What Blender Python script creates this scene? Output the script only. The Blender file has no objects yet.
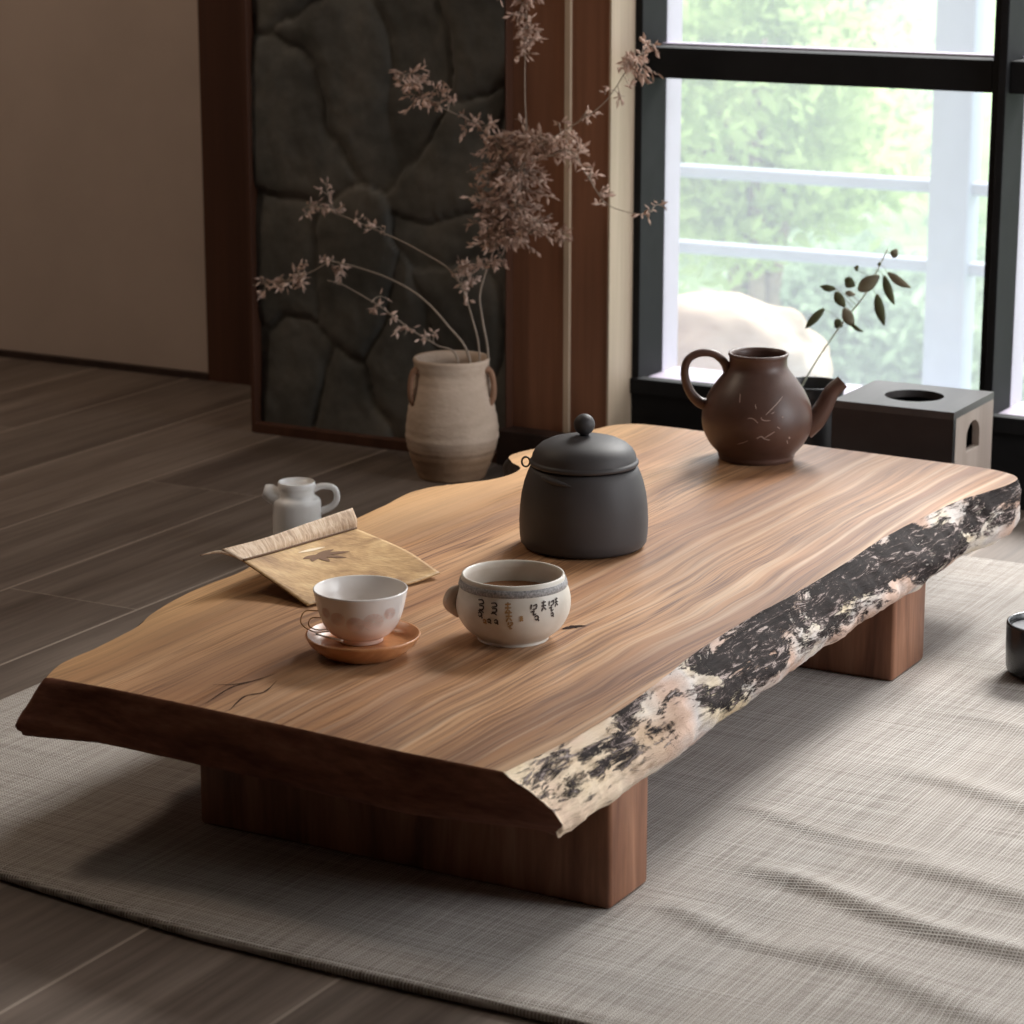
import bpy, bmesh, math, random
from math import sin, cos, pi, radians, sqrt, atan2
from mathutils import Vector, Matrix, noise
random.seed(7)
S = bpy.context.scene
COL = S.collection

# ---------------------------------------------------------------- camera
cam = bpy.data.cameras.new('camera'); cam_o = bpy.data.objects.new('camera', cam); COL.objects.link(cam_o)
cam_o.location = (0, 0, 0.92)
cam_o.rotation_euler = (radians(90 - 14.108), 0, radians(29.041))
cam.sensor_width = 36; cam.lens = 2634 / 1024 * 36
cam.clip_start = 0.05; cam.clip_end = 200
cam.dof.use_dof = True; cam.dof.focus_distance = 2.75; cam.dof.aperture_fstop = 10.5
S.camera = cam_o

# ---------------------------------------------------------------- world, lights, exposure
w = bpy.data.worlds.new('overcast_sky'); S.world = w; w.use_nodes = True
bgn = w.node_tree.nodes['Background']
bgn.inputs[0].default_value = (0.93, 0.97, 1.0, 1); bgn.inputs[1].default_value = 2.0

def area(name, loc, rot, sx, sy, power, col):
    l = bpy.data.lights.new(name, 'AREA'); l.shape = 'RECTANGLE'; l.size = sx; l.size_y = sy
    l.energy = power; l.color = col
    o = bpy.data.objects.new(name, l); COL.objects.link(o); o.location = loc; o.rotation_euler = rot
    return o
# daylight of the large opening in the right-hand wall (out of frame)
area('daylight_side_window', (1.60, 3.05, 1.25), (0, radians(90 - 18), 0), 1.7, 1.3, 48, (0.98, 0.98, 1.0))
# hazy sun behind thin cloud, shining in through the window wall
sl = bpy.data.lights.new('hazy_sun', 'SUN'); sl.energy = 9.5; sl.angle = radians(22); sl.color = (1.0, 0.965, 0.93)
so = bpy.data.objects.new('hazy_sun', sl); COL.objects.link(so)
so.rotation_euler = Vector((0.05, 1.0, 0.86)).to_track_quat('Z', 'Y').to_euler()
# weak warm fill light added high on the left to brighten the plaster wall
area('warm_fill_light', (-3.2, 2.5, 2.3), (0, 0, 0), 0.4, 0.4, 15.0, (1.0, 0.80, 0.62))

S.view_settings.view_transform = 'Standard'; S.view_settings.look = 'None'
S.view_settings.gamma = 1; S.view_settings.use_curve_mapping = False
S.view_settings.exposure = 0.0
S.cycles.use_denoising = True
S.cycles.max_bounces = 8; S.cycles.transparent_max_bounces = 12

# ---------------------------------------------------------------- helpers
def tag(o, label=None, cat=None, group=None, kind=None):
    if label: o['label'] = label
    if cat: o['category'] = cat
    if group: o['group'] = group
    if kind: o['kind'] = kind
    return o

def empty(name, loc, label, cat, rz=0, group=None):
    o = bpy.data.objects.new(name, None); COL.objects.link(o)
    o.empty_display_size = 0.03
    o.location = loc; o.rotation_euler = (0, 0, rz)
    return tag(o, label, cat, group)

def link(name, bm, mat, parent=None, smooth=True, recalc=True):
    if recalc: bmesh.ops.recalc_face_normals(bm, faces=bm.faces)
    me = bpy.data.meshes.new(name); bm.to_mesh(me); bm.free()
    if smooth:
        for p in me.polygons: p.use_smooth = True
    mats = mat if isinstance(mat, (list, tuple)) else [mat]
    for m in mats: me.materials.append(m)
    o = bpy.data.objects.new(name, me); COL.objects.link(o)
    if parent: o.parent = parent
    return o

def struct(name, bm, mat, parent=None, smooth=False):
    o = link(name, bm, mat, parent, smooth)
    if not parent: o['kind'] = 'structure'
    return o

def box(bm, x0, x1, y0, y1, z0, z1, bev=0, seg=2):
    r = bmesh.ops.create_cube(bm, size=1)
    vs = r['verts']
    for v in vs:
        v.co = Vector(((x0 + x1) / 2 + v.co.x * (x1 - x0), (y0 + y1) / 2 + v.co.y * (y1 - y0), (z0 + z1) / 2 + v.co.z * (z1 - z0)))
    if bev:
        es = list({e for v in vs for e in v.link_edges})
        bmesh.ops.bevel(bm, geom=es, offset=bev, segments=seg, affect='EDGES', profile=0.5)
    return bm

def B(*a, **k): return box(bmesh.new(), *a, **k)

def catmull(pts, n):
    pts = [Vector(p) for p in pts]
    P = [pts[0] * 2 - pts[1]] + pts + [pts[-1] * 2 - pts[-2]]
    out = []
    for i in range(1, len(P) - 2):
        for k in range(n):
            t = k / n
            a, b, c, d = P[i - 1], P[i], P[i + 1], P[i + 2]
            out.append(0.5 * ((2 * b) + (c - a) * t + (2 * a - 5 * b + 4 * c - d) * t * t + (3 * b - a - 3 * c + d) * t ** 3))
    out.append(pts[-1])
    return out

def tube(bm, pts, rad, n=10, cap=True, flat=1.0):
    pts = [Vector(p) for p in pts]
    m = len(pts)
    rads = rad if isinstance(rad, (list, tuple)) else [rad] * m
    if len(rads) != m:
        rads = [rads[min(int(i / (m - 1) * (len(rads) - 1)), len(rads) - 2)] * (1 - (i / (m - 1) * (len(rads) - 1) - min(int(i / (m - 1) * (len(rads) - 1)), len(rads) - 2))) +
                rads[min(int(i / (m - 1) * (len(rads) - 1)), len(rads) - 2) + 1] * (i / (m - 1) * (len(rads) - 1) - min(int(i / (m - 1) * (len(rads) - 1)), len(rads) - 2)) for i in range(m)]
    rings = []; up = None
    for i, p in enumerate(pts):
        d = (pts[min(i + 1, m - 1)] - pts[max(i - 1, 0)])
        if d.length < 1e-9: d = Vector((0, 0, 1))
        d.normalize()
        if up is None:
            up = Vector((0, 0, 1)) if abs(d.z) < 0.9 else Vector((1, 0, 0))
            up = (up - d * up.dot(d)).normalized()
        else:
            up = (up - d * up.dot(d)).normalized()
        s = d.cross(up)
        rings.append([bm.verts.new(p + (up * cos(a) * flat + s * sin(a)) * rads[i]) for a in [2 * pi * k / n for k in range(n)]])
    for i in range(m - 1):
        for k in range(n):
            bm.faces.new((rings[i][k], rings[i][(k + 1) % n], rings[i + 1][(k + 1) % n], rings[i + 1][k]))
    if cap:
        bm.faces.new(rings[0][::-1]); bm.faces.new(rings[-1])
    return bm

def lathe(bm, prof, n=72, wob=None):
    """prof: list of (r, z); r==0 gives a pole."""
    rings = []
    for r, z in prof:
        if r < 1e-6: rings.append([bm.verts.new((0, 0, z))])
        else:
            ring = []
            for k in range(n):
                a = 2 * pi * k / n
                rr, zz = (r, z) if wob is None else wob(r, z, a)
                ring.append(bm.verts.new((rr * cos(a), rr * sin(a), zz)))
            rings.append(ring)
    for i in range(len(rings) - 1):
        A, C = rings[i], rings[i + 1]
        for k in range(n):
            k2 = (k + 1) % n
            if len(A) == 1 and len(C) == 1: continue
            if len(A) == 1: bm.faces.new((A[0], C[k], C[k2]))
            elif len(C) == 1: bm.faces.new((A[k], A[k2], C[0]))
            else: bm.faces.new((A[k], A[k2], C[k2], C[k]))
    return bm

def smooth_prof(pts, n=5):
    return [(max(0.0, v.x), v.y) for v in [Vector((p.x, p.y)) for p in catmull([(r, z, 0) for r, z in pts], n)]]

def radius_at(prof, z):
    for (r0, z0), (r1, z1) in zip(prof, prof[1:]):
        if z0 <= z <= z1 and z1 > z0: return r0 + (r1 - r0) * (z - z0) / (z1 - z0)
    return prof[-1][0]

CAMTH = radians(-60.9)          # direction from the table's things towards the room's middle
def stroke(bm, prof, pts, wid, lift=0.0004, base=CAMTH):
    """a thin painted / incised stroke that follows a turned body; pts = (arc metres, height)"""
    P = []
    for s, z in pts:
        r = radius_at(prof, z) + lift; a = base + s / r
        P.append((Vector((r * cos(a), r * sin(a), z)), Vector((cos(a), sin(a), 0))))
    L = []; Rr = []
    for i, (p, nrm) in enumerate(P):
        d = (P[min(i + 1, len(P) - 1)][0] - P[max(i - 1, 0)][0]).normalized()
        sd = d.cross(nrm).normalized()
        ww = wid * (0.55 + 0.45 * sin(pi * (i + 0.6) / (len(P) + 0.2)))
        L.append(bm.verts.new(p + sd * ww / 2)); Rr.append(bm.verts.new(p - sd * ww / 2))
    for i in range(len(P) - 1):
        bm.faces.new((L[i], Rr[i], Rr[i + 1], L[i + 1]))

def nz(x, y, z=0, s=1): return noise.noise(Vector((x * s, y * s, z * s)))
def fbm(x, y, z=0, o=4): return noise.fractal(Vector((x, y, z)), 1.0, 2.0, o)

# ---------------------------------------------------------------- materials
class NT:
    def __init__(s, name, col=(0.5, 0.5, 0.5), rough=0.5, spec=0.5, metal=0):
        s.m = bpy.data.materials.new(name); s.m.use_nodes = True
        s.t = s.m.node_tree; s.b = s.t.nodes['Principled BSDF']
        s.b.inputs['Base Color'].default_value = (*col, 1)
        s.b.inputs['Roughness'].default_value = rough
        s.b.inputs['Specular IOR Level'].default_value = spec
        s.b.inputs['Metallic'].default_value = metal
        s.tc = None
    def n(s, typ, **kw):
        nd = s.t.nodes.new(typ)
        for k, v in kw.items():
            if k in nd.inputs: nd.inputs[k].default_value = v
            else: setattr(nd, k, v)
        return nd
    def l(s, a, b): s.t.links.new(a, b)
    def obj(s):
        if not s.tc: s.tc = s.n('ShaderNodeTexCoord')
        return s.tc.outputs['Object']
    def map(s, scale=(1, 1, 1), rot=(0, 0, 0), loc=(0, 0, 0), src=None):
        m = s.n('ShaderNodeMapping')
        m.inputs['Scale'].default_value = scale; m.inputs['Rotation'].default_value = rot; m.inputs['Location'].default_value = loc
        s.l(src or s.obj(), m.inputs['Vector']); return m.outputs[0]
    def noise(s, vec, scale=5, detail=4, rough=0.55, dist=0):
        nd = s.n('ShaderNodeTexNoise', Scale=scale, Detail=detail, Roughness=rough, Distortion=dist)
        s.l(vec, nd.inputs['Vector']); return nd.outputs['Fac']
    def ramp(s, fac, stops, interp='LINEAR'):
        r = s.n('ShaderNodeValToRGB'); cr = r.color_ramp; cr.interpolation = interp
        while len(cr.elements) < len(stops): cr.elements.new(0.5)
        for e, (p, c) in zip(cr.elements, stops):
            e.position = p; e.color = (*c, 1) if isinstance(c, (tuple, list)) else (c, c, c, 1)
        s.l(fac, r.inputs['Fac']); return r.outputs['Color']
    def mix(s, fac, a, b, mode='MIX'):
        m = s.n('ShaderNodeMix'); m.data_type = 'RGBA'; m.blend_type = mode
        for i, v in ((0, fac), (6, a), (7, b)):
            if isinstance(v, (int, float)): m.inputs[i].default_value = v
            elif isinstance(v, tuple): m.inputs[i].default_value = (*v, 1)
            else: s.l(v, m.inputs[i])
        return m.outputs[2]
    def math(s, op, a, b=0.0, c=0.0):
        m = s.n('ShaderNodeMath'); m.operation = op
        for i, v in enumerate((a, b, c)):
            if isinstance(v, (int, float)): m.inputs[i].default_value = v
            else: s.l(v, m.inputs[i])
        return m.outputs[0]
    def bump(s, h, strength=0.3, dist=0.002, chain=None):
        b = s.n('ShaderNodeBump', Strength=strength, Distance=dist); s.l(h, b.inputs['Height'])
        if chain: s.l(chain, b.inputs['Normal'])
        s.l(b.outputs[0], s.b.inputs['Normal']); return b.outputs[0]
    def color(s, c): s.l(c, s.b.inputs['Base Color'])
    def rough(s, c): s.l(c, s.b.inputs['Roughness'])

def simple(name, col, rough=0.5, spec=0.5, metal=0, var=0.12, vs=25, bump=0.0, bs=120):
    t = NT(name, col, rough, spec, metal)
    f = t.noise(t.obj(), vs, 5)
    d = tuple(max(0, c * (1 - var)) for c in col); e = tuple(min(1, c * (1 + var)) for c in col)
    t.color(t.ramp(f, [(0.3, d), (0.7, e)]))
    if bump:
        t.bump(t.noise(t.obj(), bs, 4), bump, 0.001)
    return t.m

def slab_wood():
    t = NT('oiled_slab_wood', rough=0.4, spec=0.42)
    o = t.obj()
    # meandering of the grain
    warp = t.noise(t.map((2.2, 1.1, 1.0)), 1.6, 3, 0.5)
    sep = t.n('ShaderNodeSeparateXYZ'); t.l(o, sep.inputs[0])
    xw = t.math('ADD', sep.outputs[0], t.math('MULTIPLY', t.math('SUBTRACT', warp, 0.5), 0.065))
    cmb = t.n('ShaderNodeCombineXYZ'); t.l(xw, cmb.inputs[0]); t.l(sep.outputs[1], cmb.inputs[1]); t.l(sep.outputs[2], cmb.inputs[2])
    v = cmb.outputs[0]
    broad = t.noise(t.map((11, 0.42, 6), src=v), 1.0, 3, 0.6)
    mid = t.noise(t.map((42, 1.3, 30), src=v), 1.0, 4, 0.65)
    fine = t.noise(t.map((260, 3.0, 160), src=v), 1.0, 3, 0.6)
    base = t.ramp(broad, [(0.28, (0.23, 0.100, 0.048)), (0.42, (0.38, 0.192, 0.095)), (0.55, (0.52, 0.290, 0.150)), (0.72, (0.62, 0.385, 0.220))])
    c2 = t.ramp(mid, [(0.30, (0.42, 0.36, 0.32)), (0.44, (0.78, 0.74, 0.70)), (0.58, (1.0, 1.0, 1.0)), (0.75, (1.14, 1.10, 1.04))])
    c = t.mix(0.85, base, c2, 'MULTIPLY')
    c3 = t.ramp(fine, [(0.36, (0.42, 0.36, 0.32)), (0.47, (0.93, 0.92, 0.90)), (0.7, (1.10, 1.08, 1.06))])
    c = t.mix(0.75, c, c3, 'MULTIPLY')
    ln = t.noise(t.map((46, 0.75, 30), src=v, loc=(3, 0.4, 0)), 1.0, 3, 0.7)
    ln = t.math('ABSOLUTE', t.math('SUBTRACT', t.math('FRACT', t.math('MULTIPLY', ln, 7.0)), 0.5))
    lmask = t.noise(t.map((14, 2.0, 8), loc=(1, 7, 0)), 1.0, 3, 0.6)
    c = t.mix(t.math('MULTIPLY', t.ramp(ln, [(0.0, 1.0), (0.09, 0.35), (0.2, 0.0)]), t.ramp(lmask, [(0.36, 0.25), (0.58, 1.0)])), c, (0.13, 0.055, 0.028))
    ps = t.noise(t.map((75, 0.9, 40), src=v, loc=(5, 2, 1)), 1.0, 3, 0.6)
    rt = t.n('ShaderNodeMapRange'); rt.inputs[1].default_value = -1.36; rt.inputs[2].default_value = -1.12; t.l(xw, rt.inputs[0])
    c = t.mix(t.math('MULTIPLY', t.ramp(ps, [(0.52, 0.0), (0.68, 0.65)]), rt.outputs[0]), c, (0.70, 0.50, 0.34))
    # golden sapwood along the far-left edge, walnut brown patches in the middle
    blot = t.noise(t.map((3.2, 1.6, 2)), 1.5, 3, 0.5)
    c = t.mix(t.math('MULTIPLY', t.ramp(blot, [(0.42, 0.0), (0.62, 1.0)]), 0.35), c, (0.16, 0.085, 0.048))
    sap = t.n('ShaderNodeMapRange'); sap.inputs[1].default_value = -1.44; sap.inputs[2].default_value = -1.56
    t.l(xw, sap.inputs[0])
    c = t.mix(t.math('MULTIPLY', sap.outputs[0], 0.45), c, (0.62, 0.38, 0.17))
    # weathered drying cracks
    t.color(c)
    t.rough(t.ramp(mid, [(0.3, 0.52), (0.7, 0.36)]))
    t.bump(t.mix(0.5, mid, fine), 0.22, 0.0012)
    return t.m

def end_wood():
    t = NT('shaded_end_grain', rough=0.75, spec=0.15)  # slab wood darkened: shade on the end faces painted into the colour
    a = t.noise(t.map((4, 4, 14)), 1.5, 5, 0.65, 0.4)
    b = t.noise(t.map((60, 60, 220)), 1.0, 3)
    c = t.ramp(a, [(0.3, (0.10, 0.036, 0.022)), (0.5, (0.22, 0.088, 0.055)), (0.7, (0.36, 0.16, 0.10))])
    c = t.mix(0.5, c, t.ramp(b, [(0.3, 0.5), (0.7, 1.1)]), 'MULTIPLY')
    t.color(c); t.bump(b, 0.3, 0.001)
    return t.m

def bark_edge():
    t = NT('live_edge_bark', rough=0.8, spec=0.15)
    o = t.obj()
    sep = t.n('ShaderNodeSeparateXYZ'); t.l(o, sep.inputs[0])
    y = sep.outputs[1]
    wv = t.noise(t.map((14, 9, 22)), 1.0, 4, 0.6)
    # pale under-bark: cream near the near end, grey-pink further on
    tone = t.noise(t.map((6, 7, 16), loc=(3, 1, 2)), 1.0, 3, 0.5)
    pale = t.ramp(tone, [(0.30, (0.36, 0.22, 0.16)), (0.42, (0.56, 0.40, 0.33)), (0.52, (0.60, 0.55, 0.53)), (0.64, (0.74, 0.62, 0.45)), (0.78, (0.68, 0.50, 0.30))])
    near = t.n('ShaderNodeMapRange'); near.inputs[1].default_value = 2.12; near.inputs[2].default_value = 1.86; t.l(y, near.inputs[0])
    cream = t.ramp(wv, [(0.3, (0.78, 0.58, 0.32)), (0.5, (0.88, 0.73, 0.54)), (0.7, (0.84, 0.64, 0.50))])
    pale = t.mix(near.outputs[0], pale, cream)
    streak = t.noise(t.map((120, 12, 110), rot=(0.35, 0, 0.0)), 1.0, 4, 0.7)
    pale = t.mix(0.75, pale, t.ramp(streak, [(0.3, (0.42, 0.34, 0.28)), (0.45, (0.95, 0.94, 0.92)), (0.8, (1.08, 1.06, 1.04))]), 'MULTIPLY')
    # black bark plates, cracked
    pl = t.noise(t.map((12, 8, 26), rot=(0.4, 0, 0), loc=(0.5, 0.35, 0)), 1.0, 6, 0.66, 0.9)
    fn = t.noise(t.map((90, 17, 150), rot=(0.3, 0, 0)), 1.0, 6, 0.8, 1.4)
    lv = t.n('ShaderNodeMapRange'); lv.inputs[1].default_value = 1.95; lv.inputs[2].default_value = 2.25
    lv.inputs[3].default_value = -0.10; lv.inputs[4].default_value = 0.045; t.l(y, lv.inputs[0])
    zz = t.n('ShaderNodeMapRange'); zz.inputs[1].default_value = 0.118; zz.inputs[2].default_value = 0.145
    zz.inputs[3].default_value = -0.13; zz.inputs[4].default_value = 0.02; t.l(sep.outputs[2], zz.inputs[0])
    k = t.math('ADD', t.math('ADD', pl, lv.outputs[0]), t.math('ADD', zz.outputs[0], t.math('MULTIPLY', t.math('SUBTRACT', fn, 0.5), 0.55)))
    mask = t.ramp(k, [(0.485, 0.0), (0.515, 1.0)])
    barkc = t.ramp(fn, [(0.40, (0.010, 0.006, 0.006)), (0.55, (0.022, 0.014, 0.013)), (0.585, (0.20, 0.15, 0.14)), (0.635, (0.50, 0.42, 0.39)), (0.68, (0.10, 0.065, 0.055))])
    t.color(t.mix(mask, pale, barkc))
    h = t.mix(0.5, mask, fn)
    t.bump(h, 1.0, 0.004)
    return t.m

def leg_wood():
    t = NT('leg_wood', rough=0.5, spec=0.35)
    a = t.noise(t.map((22, 22, 3.5)), 1.2, 5, 0.6, 0.5)
    b = t.noise(t.map((190, 190, 9)), 1.0, 3)
    c = t.ramp(a, [(0.3, (0.13, 0.050, 0.027)), (0.5, (0.26, 0.115, 0.064)), (0.7, (0.37, 0.18, 0.105))])
    c = t.mix(0.5, c, t.ramp(b, [(0.3, 0.6), (0.7, 1.1)]), 'MULTIPLY')
    t.color(c); t.bump(b, 0.15, 0.001)
    return t.m

def floor_mat():
    t = NT('dark_plank_floor', rough=0.42, spec=0.4)
    o = t.obj()
    sep = t.n('ShaderNodeSeparateXYZ'); t.l(o, sep.inputs[0])
    PW = 0.205
    u = t.math('DIVIDE', t.math('ADD', sep.outputs[0], 40 * PW + 0.1), PW)
    idx = t.math('FLOOR', u); fr = t.math('FRACT', u)
    # end joints
    v = t.math('ADD', t.math('DIVIDE', sep.outputs[1], 1.5), t.math('FRACT', t.math('MULTIPLY', idx, 0.377)))
    vi = t.math('FLOOR', v); vf = t.math('FRACT', v)
    cm = t.n('ShaderNodeCombineXYZ'); t.l(idx, cm.inputs[0]); t.l(vi, cm.inputs[1])
    wn = t.n('ShaderNodeTexWhiteNoise'); t.l(cm.outputs[0], wn.inputs['Vector'])
    off = t.n('ShaderNodeVectorMath'); off.operation = 'ADD'; t.l(o, off.inputs[0])
    sc = t.n('ShaderNodeVectorMath'); sc.operation = 'SCALE'; sc.inputs['Scale'].default_value = 5; t.l(wn.outputs['Color'], sc.inputs[0]); t.l(sc.outputs[0], off.inputs[1])
    g1 = t.noise(t.map((14, 1.1, 1), src=off.outputs[0]), 1.0, 5, 0.65)
    g2 = t.noise(t.map((110, 3.5, 1), src=off.outputs[0]), 1.0, 3, 0.6)
    c = t.ramp(g1, [(0.28, (0.095, 0.070, 0.057)), (0.5, (0.165, 0.130, 0.108)), (0.72, (0.24, 0.195, 0.165))])
    c = t.mix(0.55, c, t.ramp(g2, [(0.3, 0.45), (0.7, 1.25)]), 'MULTIPLY')
    c = t.mix(0.6, c, t.ramp(wn.outputs['Value'], [(0, 0.72), (1, 1.2)]), 'MULTIPLY')
    gap = t.math('ADD', t.math('LESS_THAN', fr, 0.02), t.math('LESS_THAN', vf, 0.0012))
    gap = t.math('MINIMUM', gap, 1)
    c = t.mix(t.math('MULTIPLY', gap, 0.8), c, (0.38, 0.32, 0.27))  # pale seams: reflection along the joints painted into their colour
    t.color(c)
    t.rough(t.ramp(g1, [(0.3, 0.5), (0.7, 0.38)]))
    t.bump(t.math('SUBTRACT', t.math('MULTIPLY', g2, 0.3), gap), 0.25, 0.0012)
    return t.m

def linen_mat():
    t = NT('woven_linen', rough=0.95, spec=0.08)
    o = t.obj()
    jit = t.noise(t.map((9, 9, 1)), 1.0, 3)
    def thread(axis, pitch, stretch):
        sep = t.n('ShaderNodeSeparateXYZ'); t.l(o, sep.inputs[0])
        a = t.math('ADD', sep.outputs[axis], t.math('MULTIPLY', jit, 0.006))
        s = t.math('SINE', t.math('MULTIPLY', a, 2 * pi / pitch))
        s = t.math('MULTIPLY_ADD', s, 0.5, 0.5)
        m = t.noise(t.map((260, 5, 1) if axis == 0 else (5, 260, 1)), 1.0, 2, 0.7)
        return s, m
    s1, m1 = thread(0, 0.0033, 1)
    s2, m2 = thread(1, 0.0033, 1)
    slub = t.math('MULTIPLY', t.math('ADD', m1, m2), 0.5)
    weave = t.math('MAXIMUM', t.math('MULTIPLY', s1, m1), t.math('MULTIPLY', s2, m2))
    holes = t.ramp(weave, [(0.15, (0.23, 0.20, 0.18)), (0.32, (0.42, 0.385, 0.355)), (0.56, (0.55, 0.52, 0.49))])
    c = t.mix(0.7, holes, t.ramp(slub, [(0.36, (0.74, 0.72, 0.70)), (0.5, (0.96, 0.95, 0.94)), (0.64, (1.10, 1.10, 1.10))]), 'MULTIPLY')
    big = t.noise(t.map((2.5, 2.5, 1)), 1.0, 3)
    c = t.mix(0.4, c, t.ramp(big, [(0.3, 0.84), (0.7, 1.08)]), 'MULTIPLY')
    t.color(c)
    t.bump(weave, 0.55, 0.0016)
    return t.m

def plain_wood(name, cols, vert=True, rough=0.5, spec=0.3, sc=1.0):
    t = NT(name, rough=rough, spec=spec)
    k = (20 * sc, 20 * sc, 1.2 * sc) if vert else (20 * sc, 1.2 * sc, 20 * sc)
    k2 = (130 * sc, 130 * sc, 4) if vert else (130 * sc, 4, 130 * sc)
    a = t.noise(t.map(k), 1.0, 4); b = t.noise(t.map(k2), 1.0, 3)
    c = t.ramp(a, [(0.3, cols[0]), (0.7, cols[1])])
    c = t.mix(0.4, c, t.ramp(b, [(0.3, 0.75), (0.7, 1.1)]), 'MULTIPLY')
    t.color(c); t.bump(b, 0.1, 0.001)
    return t.m

def stone_mat():
    t = NT('dark_slate', rough=0.62, spec=0.3)
    a = t.noise(t.map((5, 5, 5)), 1.3, 6, 0.6)
    b = t.noise(t.map((60, 60, 60)), 1.0, 4)
    c = t.ramp(a, [(0.3, (0.038, 0.038, 0.034)), (0.5, (0.080, 0.077, 0.068)), (0.7, (0.13, 0.118, 0.10))])
    t.color(t.mix(0.4, c, t.ramp(b, [(0.3, 0.7), (0.7, 1.15)]), 'MULTIPLY')); t.bump(b, 0.25, 0.002)
    return t.m

def hazy_glass():
    m = bpy.data.materials.new('hazy_glass'); m.use_nodes = True; nt = m.node_tree
    nt.nodes.remove(nt.nodes['Principled BSDF']); out = nt.nodes['Material Output']
    tr = nt.nodes.new('ShaderNodeBsdfTransparent'); tr.inputs[0].default_value = (0.96, 0.98, 0.98, 1)
    tl = nt.nodes.new('ShaderNodeBsdfTranslucent'); tl.inputs[0].default_value = (0.78, 0.85, 0.95, 1)
    gl = nt.nodes.new('ShaderNodeBsdfGlossy'); gl.inputs['Roughness'].default_value = 0.03
    n = nt.nodes.new('ShaderNodeTexNoise'); n.inputs['Scale'].default_value = 2.2; n.inputs['Detail'].default_value = 3
    tc = nt.nodes.new('ShaderNodeTexCoord'); nt.links.new(tc.outputs['Object'], n.inputs['Vector'])
    r = nt.nodes.new('ShaderNodeMapRange'); r.inputs[3].default_value = 0.15; r.inputs[4].default_value = 0.21
    nt.links.new(n.outputs['Fac'], r.inputs[0])
    a = nt.nodes.new('ShaderNodeMixShader'); nt.links.new(r.outputs[0], a.inputs[0])
    nt.links.new(tr.outputs[0], a.inputs[1]); nt.links.new(tl.outputs[0], a.inputs[2])
    b = nt.nodes.new('ShaderNodeMixShader'); b.inputs[0].default_value = 0.04
    nt.links.new(a.outputs[0], b.inputs[1]); nt.links.new(gl.outputs[0], b.inputs[2]); nt.links.new(b.outputs[0], out.inputs[0])
    return m

def leafy(name, c1, c2):
    m = bpy.data.materials.new(name); m.use_nodes = True; nt = m.node_tree
    nt.nodes.remove(nt.nodes['Principled BSDF']); out = nt.nodes['Material Output']
    n = nt.nodes.new('ShaderNodeTexNoise'); n.inputs['Scale'].default_value = 1.4; n.inputs['Detail'].default_value = 3
    tc = nt.nodes.new('ShaderNodeTexCoord'); nt.links.new(tc.outputs['Object'], n.inputs['Vector'])
    r = nt.nodes.new('ShaderNodeValToRGB'); r.color_ramp.elements[0].position = 0.35; r.color_ramp.elements[1].position = 0.65
    r.color_ramp.elements[0].color = (*c1, 1); r.color_ramp.elements[1].color = (*c2, 1)
    nt.links.new(n.outputs['Fac'], r.inputs[0])
    d = nt.nodes.new('ShaderNodeBsdfDiffuse'); tl = nt.nodes.new('ShaderNodeBsdfTranslucent')
    for x in (d, tl): nt.links.new(r.outputs[0], x.inputs[0])
    a = nt.nodes.new('ShaderNodeMixShader'); a.inputs[0].default_value = 0.5
    nt.links.new(d.outputs[0], a.inputs[1]); nt.links.new(tl.outputs[0], a.inputs[2]); nt.links.new(a.outputs[0], out.inputs[0])
    return m

M_plaster = simple('warm_plaster', (0.46, 0.375, 0.325), 0.9, 0.1, var=0.05, vs=6, bump=0.08, bs=90)
M_ceil = simple('ceiling_plaster', (0.40, 0.37, 0.34), 0.9, 0.1, var=0.05, vs=6)
M_brown = plain_wood('brown_panelling', ((0.18, 0.078, 0.043), (0.27, 0.125, 0.072)))
M_post = plain_wood('dark_brown_post', ((0.055, 0.022, 0.012), (0.085, 0.035, 0.020)))
M_cream = plain_wood('cream_jamb', ((0.42, 0.32, 0.23), (0.52, 0.41, 0.30)))
M_darkwood = plain_wood('dark_plinth', ((0.022, 0.013, 0.010), (0.045, 0.026, 0.020)))
M_black = simple('black_window_frame', (0.010, 0.010, 0.011), 0.75, 0.2, var=0.2)
M_grey = simple('grey_metal', (0.44, 0.38, 0.47), 0.5, 0.4, var=0.06)
M_rail = simple('pale_grey_railing', (0.30, 0.34, 0.43), 0.55, 0.4, var=0.05)
M_glass = hazy_glass()

# ================================================================ SETTING
YW, YB, ZC = 3.49, 3.79, 2.5
XR, XL, YF = 1.70, -4.6, -1.6
struct('floor', B(XL, XR, YF, 3.9, -0.05, 0.0), floor_mat())
struct('ceiling', B(XL, XR, YF, 3.9, ZC, ZC + 0.05), M_ceil)
struct('wall_left', B(XL - 0.05, XL, YF, 3.9, 0, ZC), M_plaster)
struct('wall_front', B(XL, XR, YF - 0.05, YF, 0, ZC), M_post)
struct('wall_back', B(XL, -2.720, YB, YB + 0.06, 0, ZC), M_plaster)
bm = B(XL, -2.720, YB - 0.012, YB, 0.0, 0.012)
struct('baseboard_back', bm, M_darkwood)
struct('trim_1', B(-2.720, -2.30, YB - 0.01, YB + 0.06, 0, ZC), M_post)           # dark post beside the recess
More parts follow.
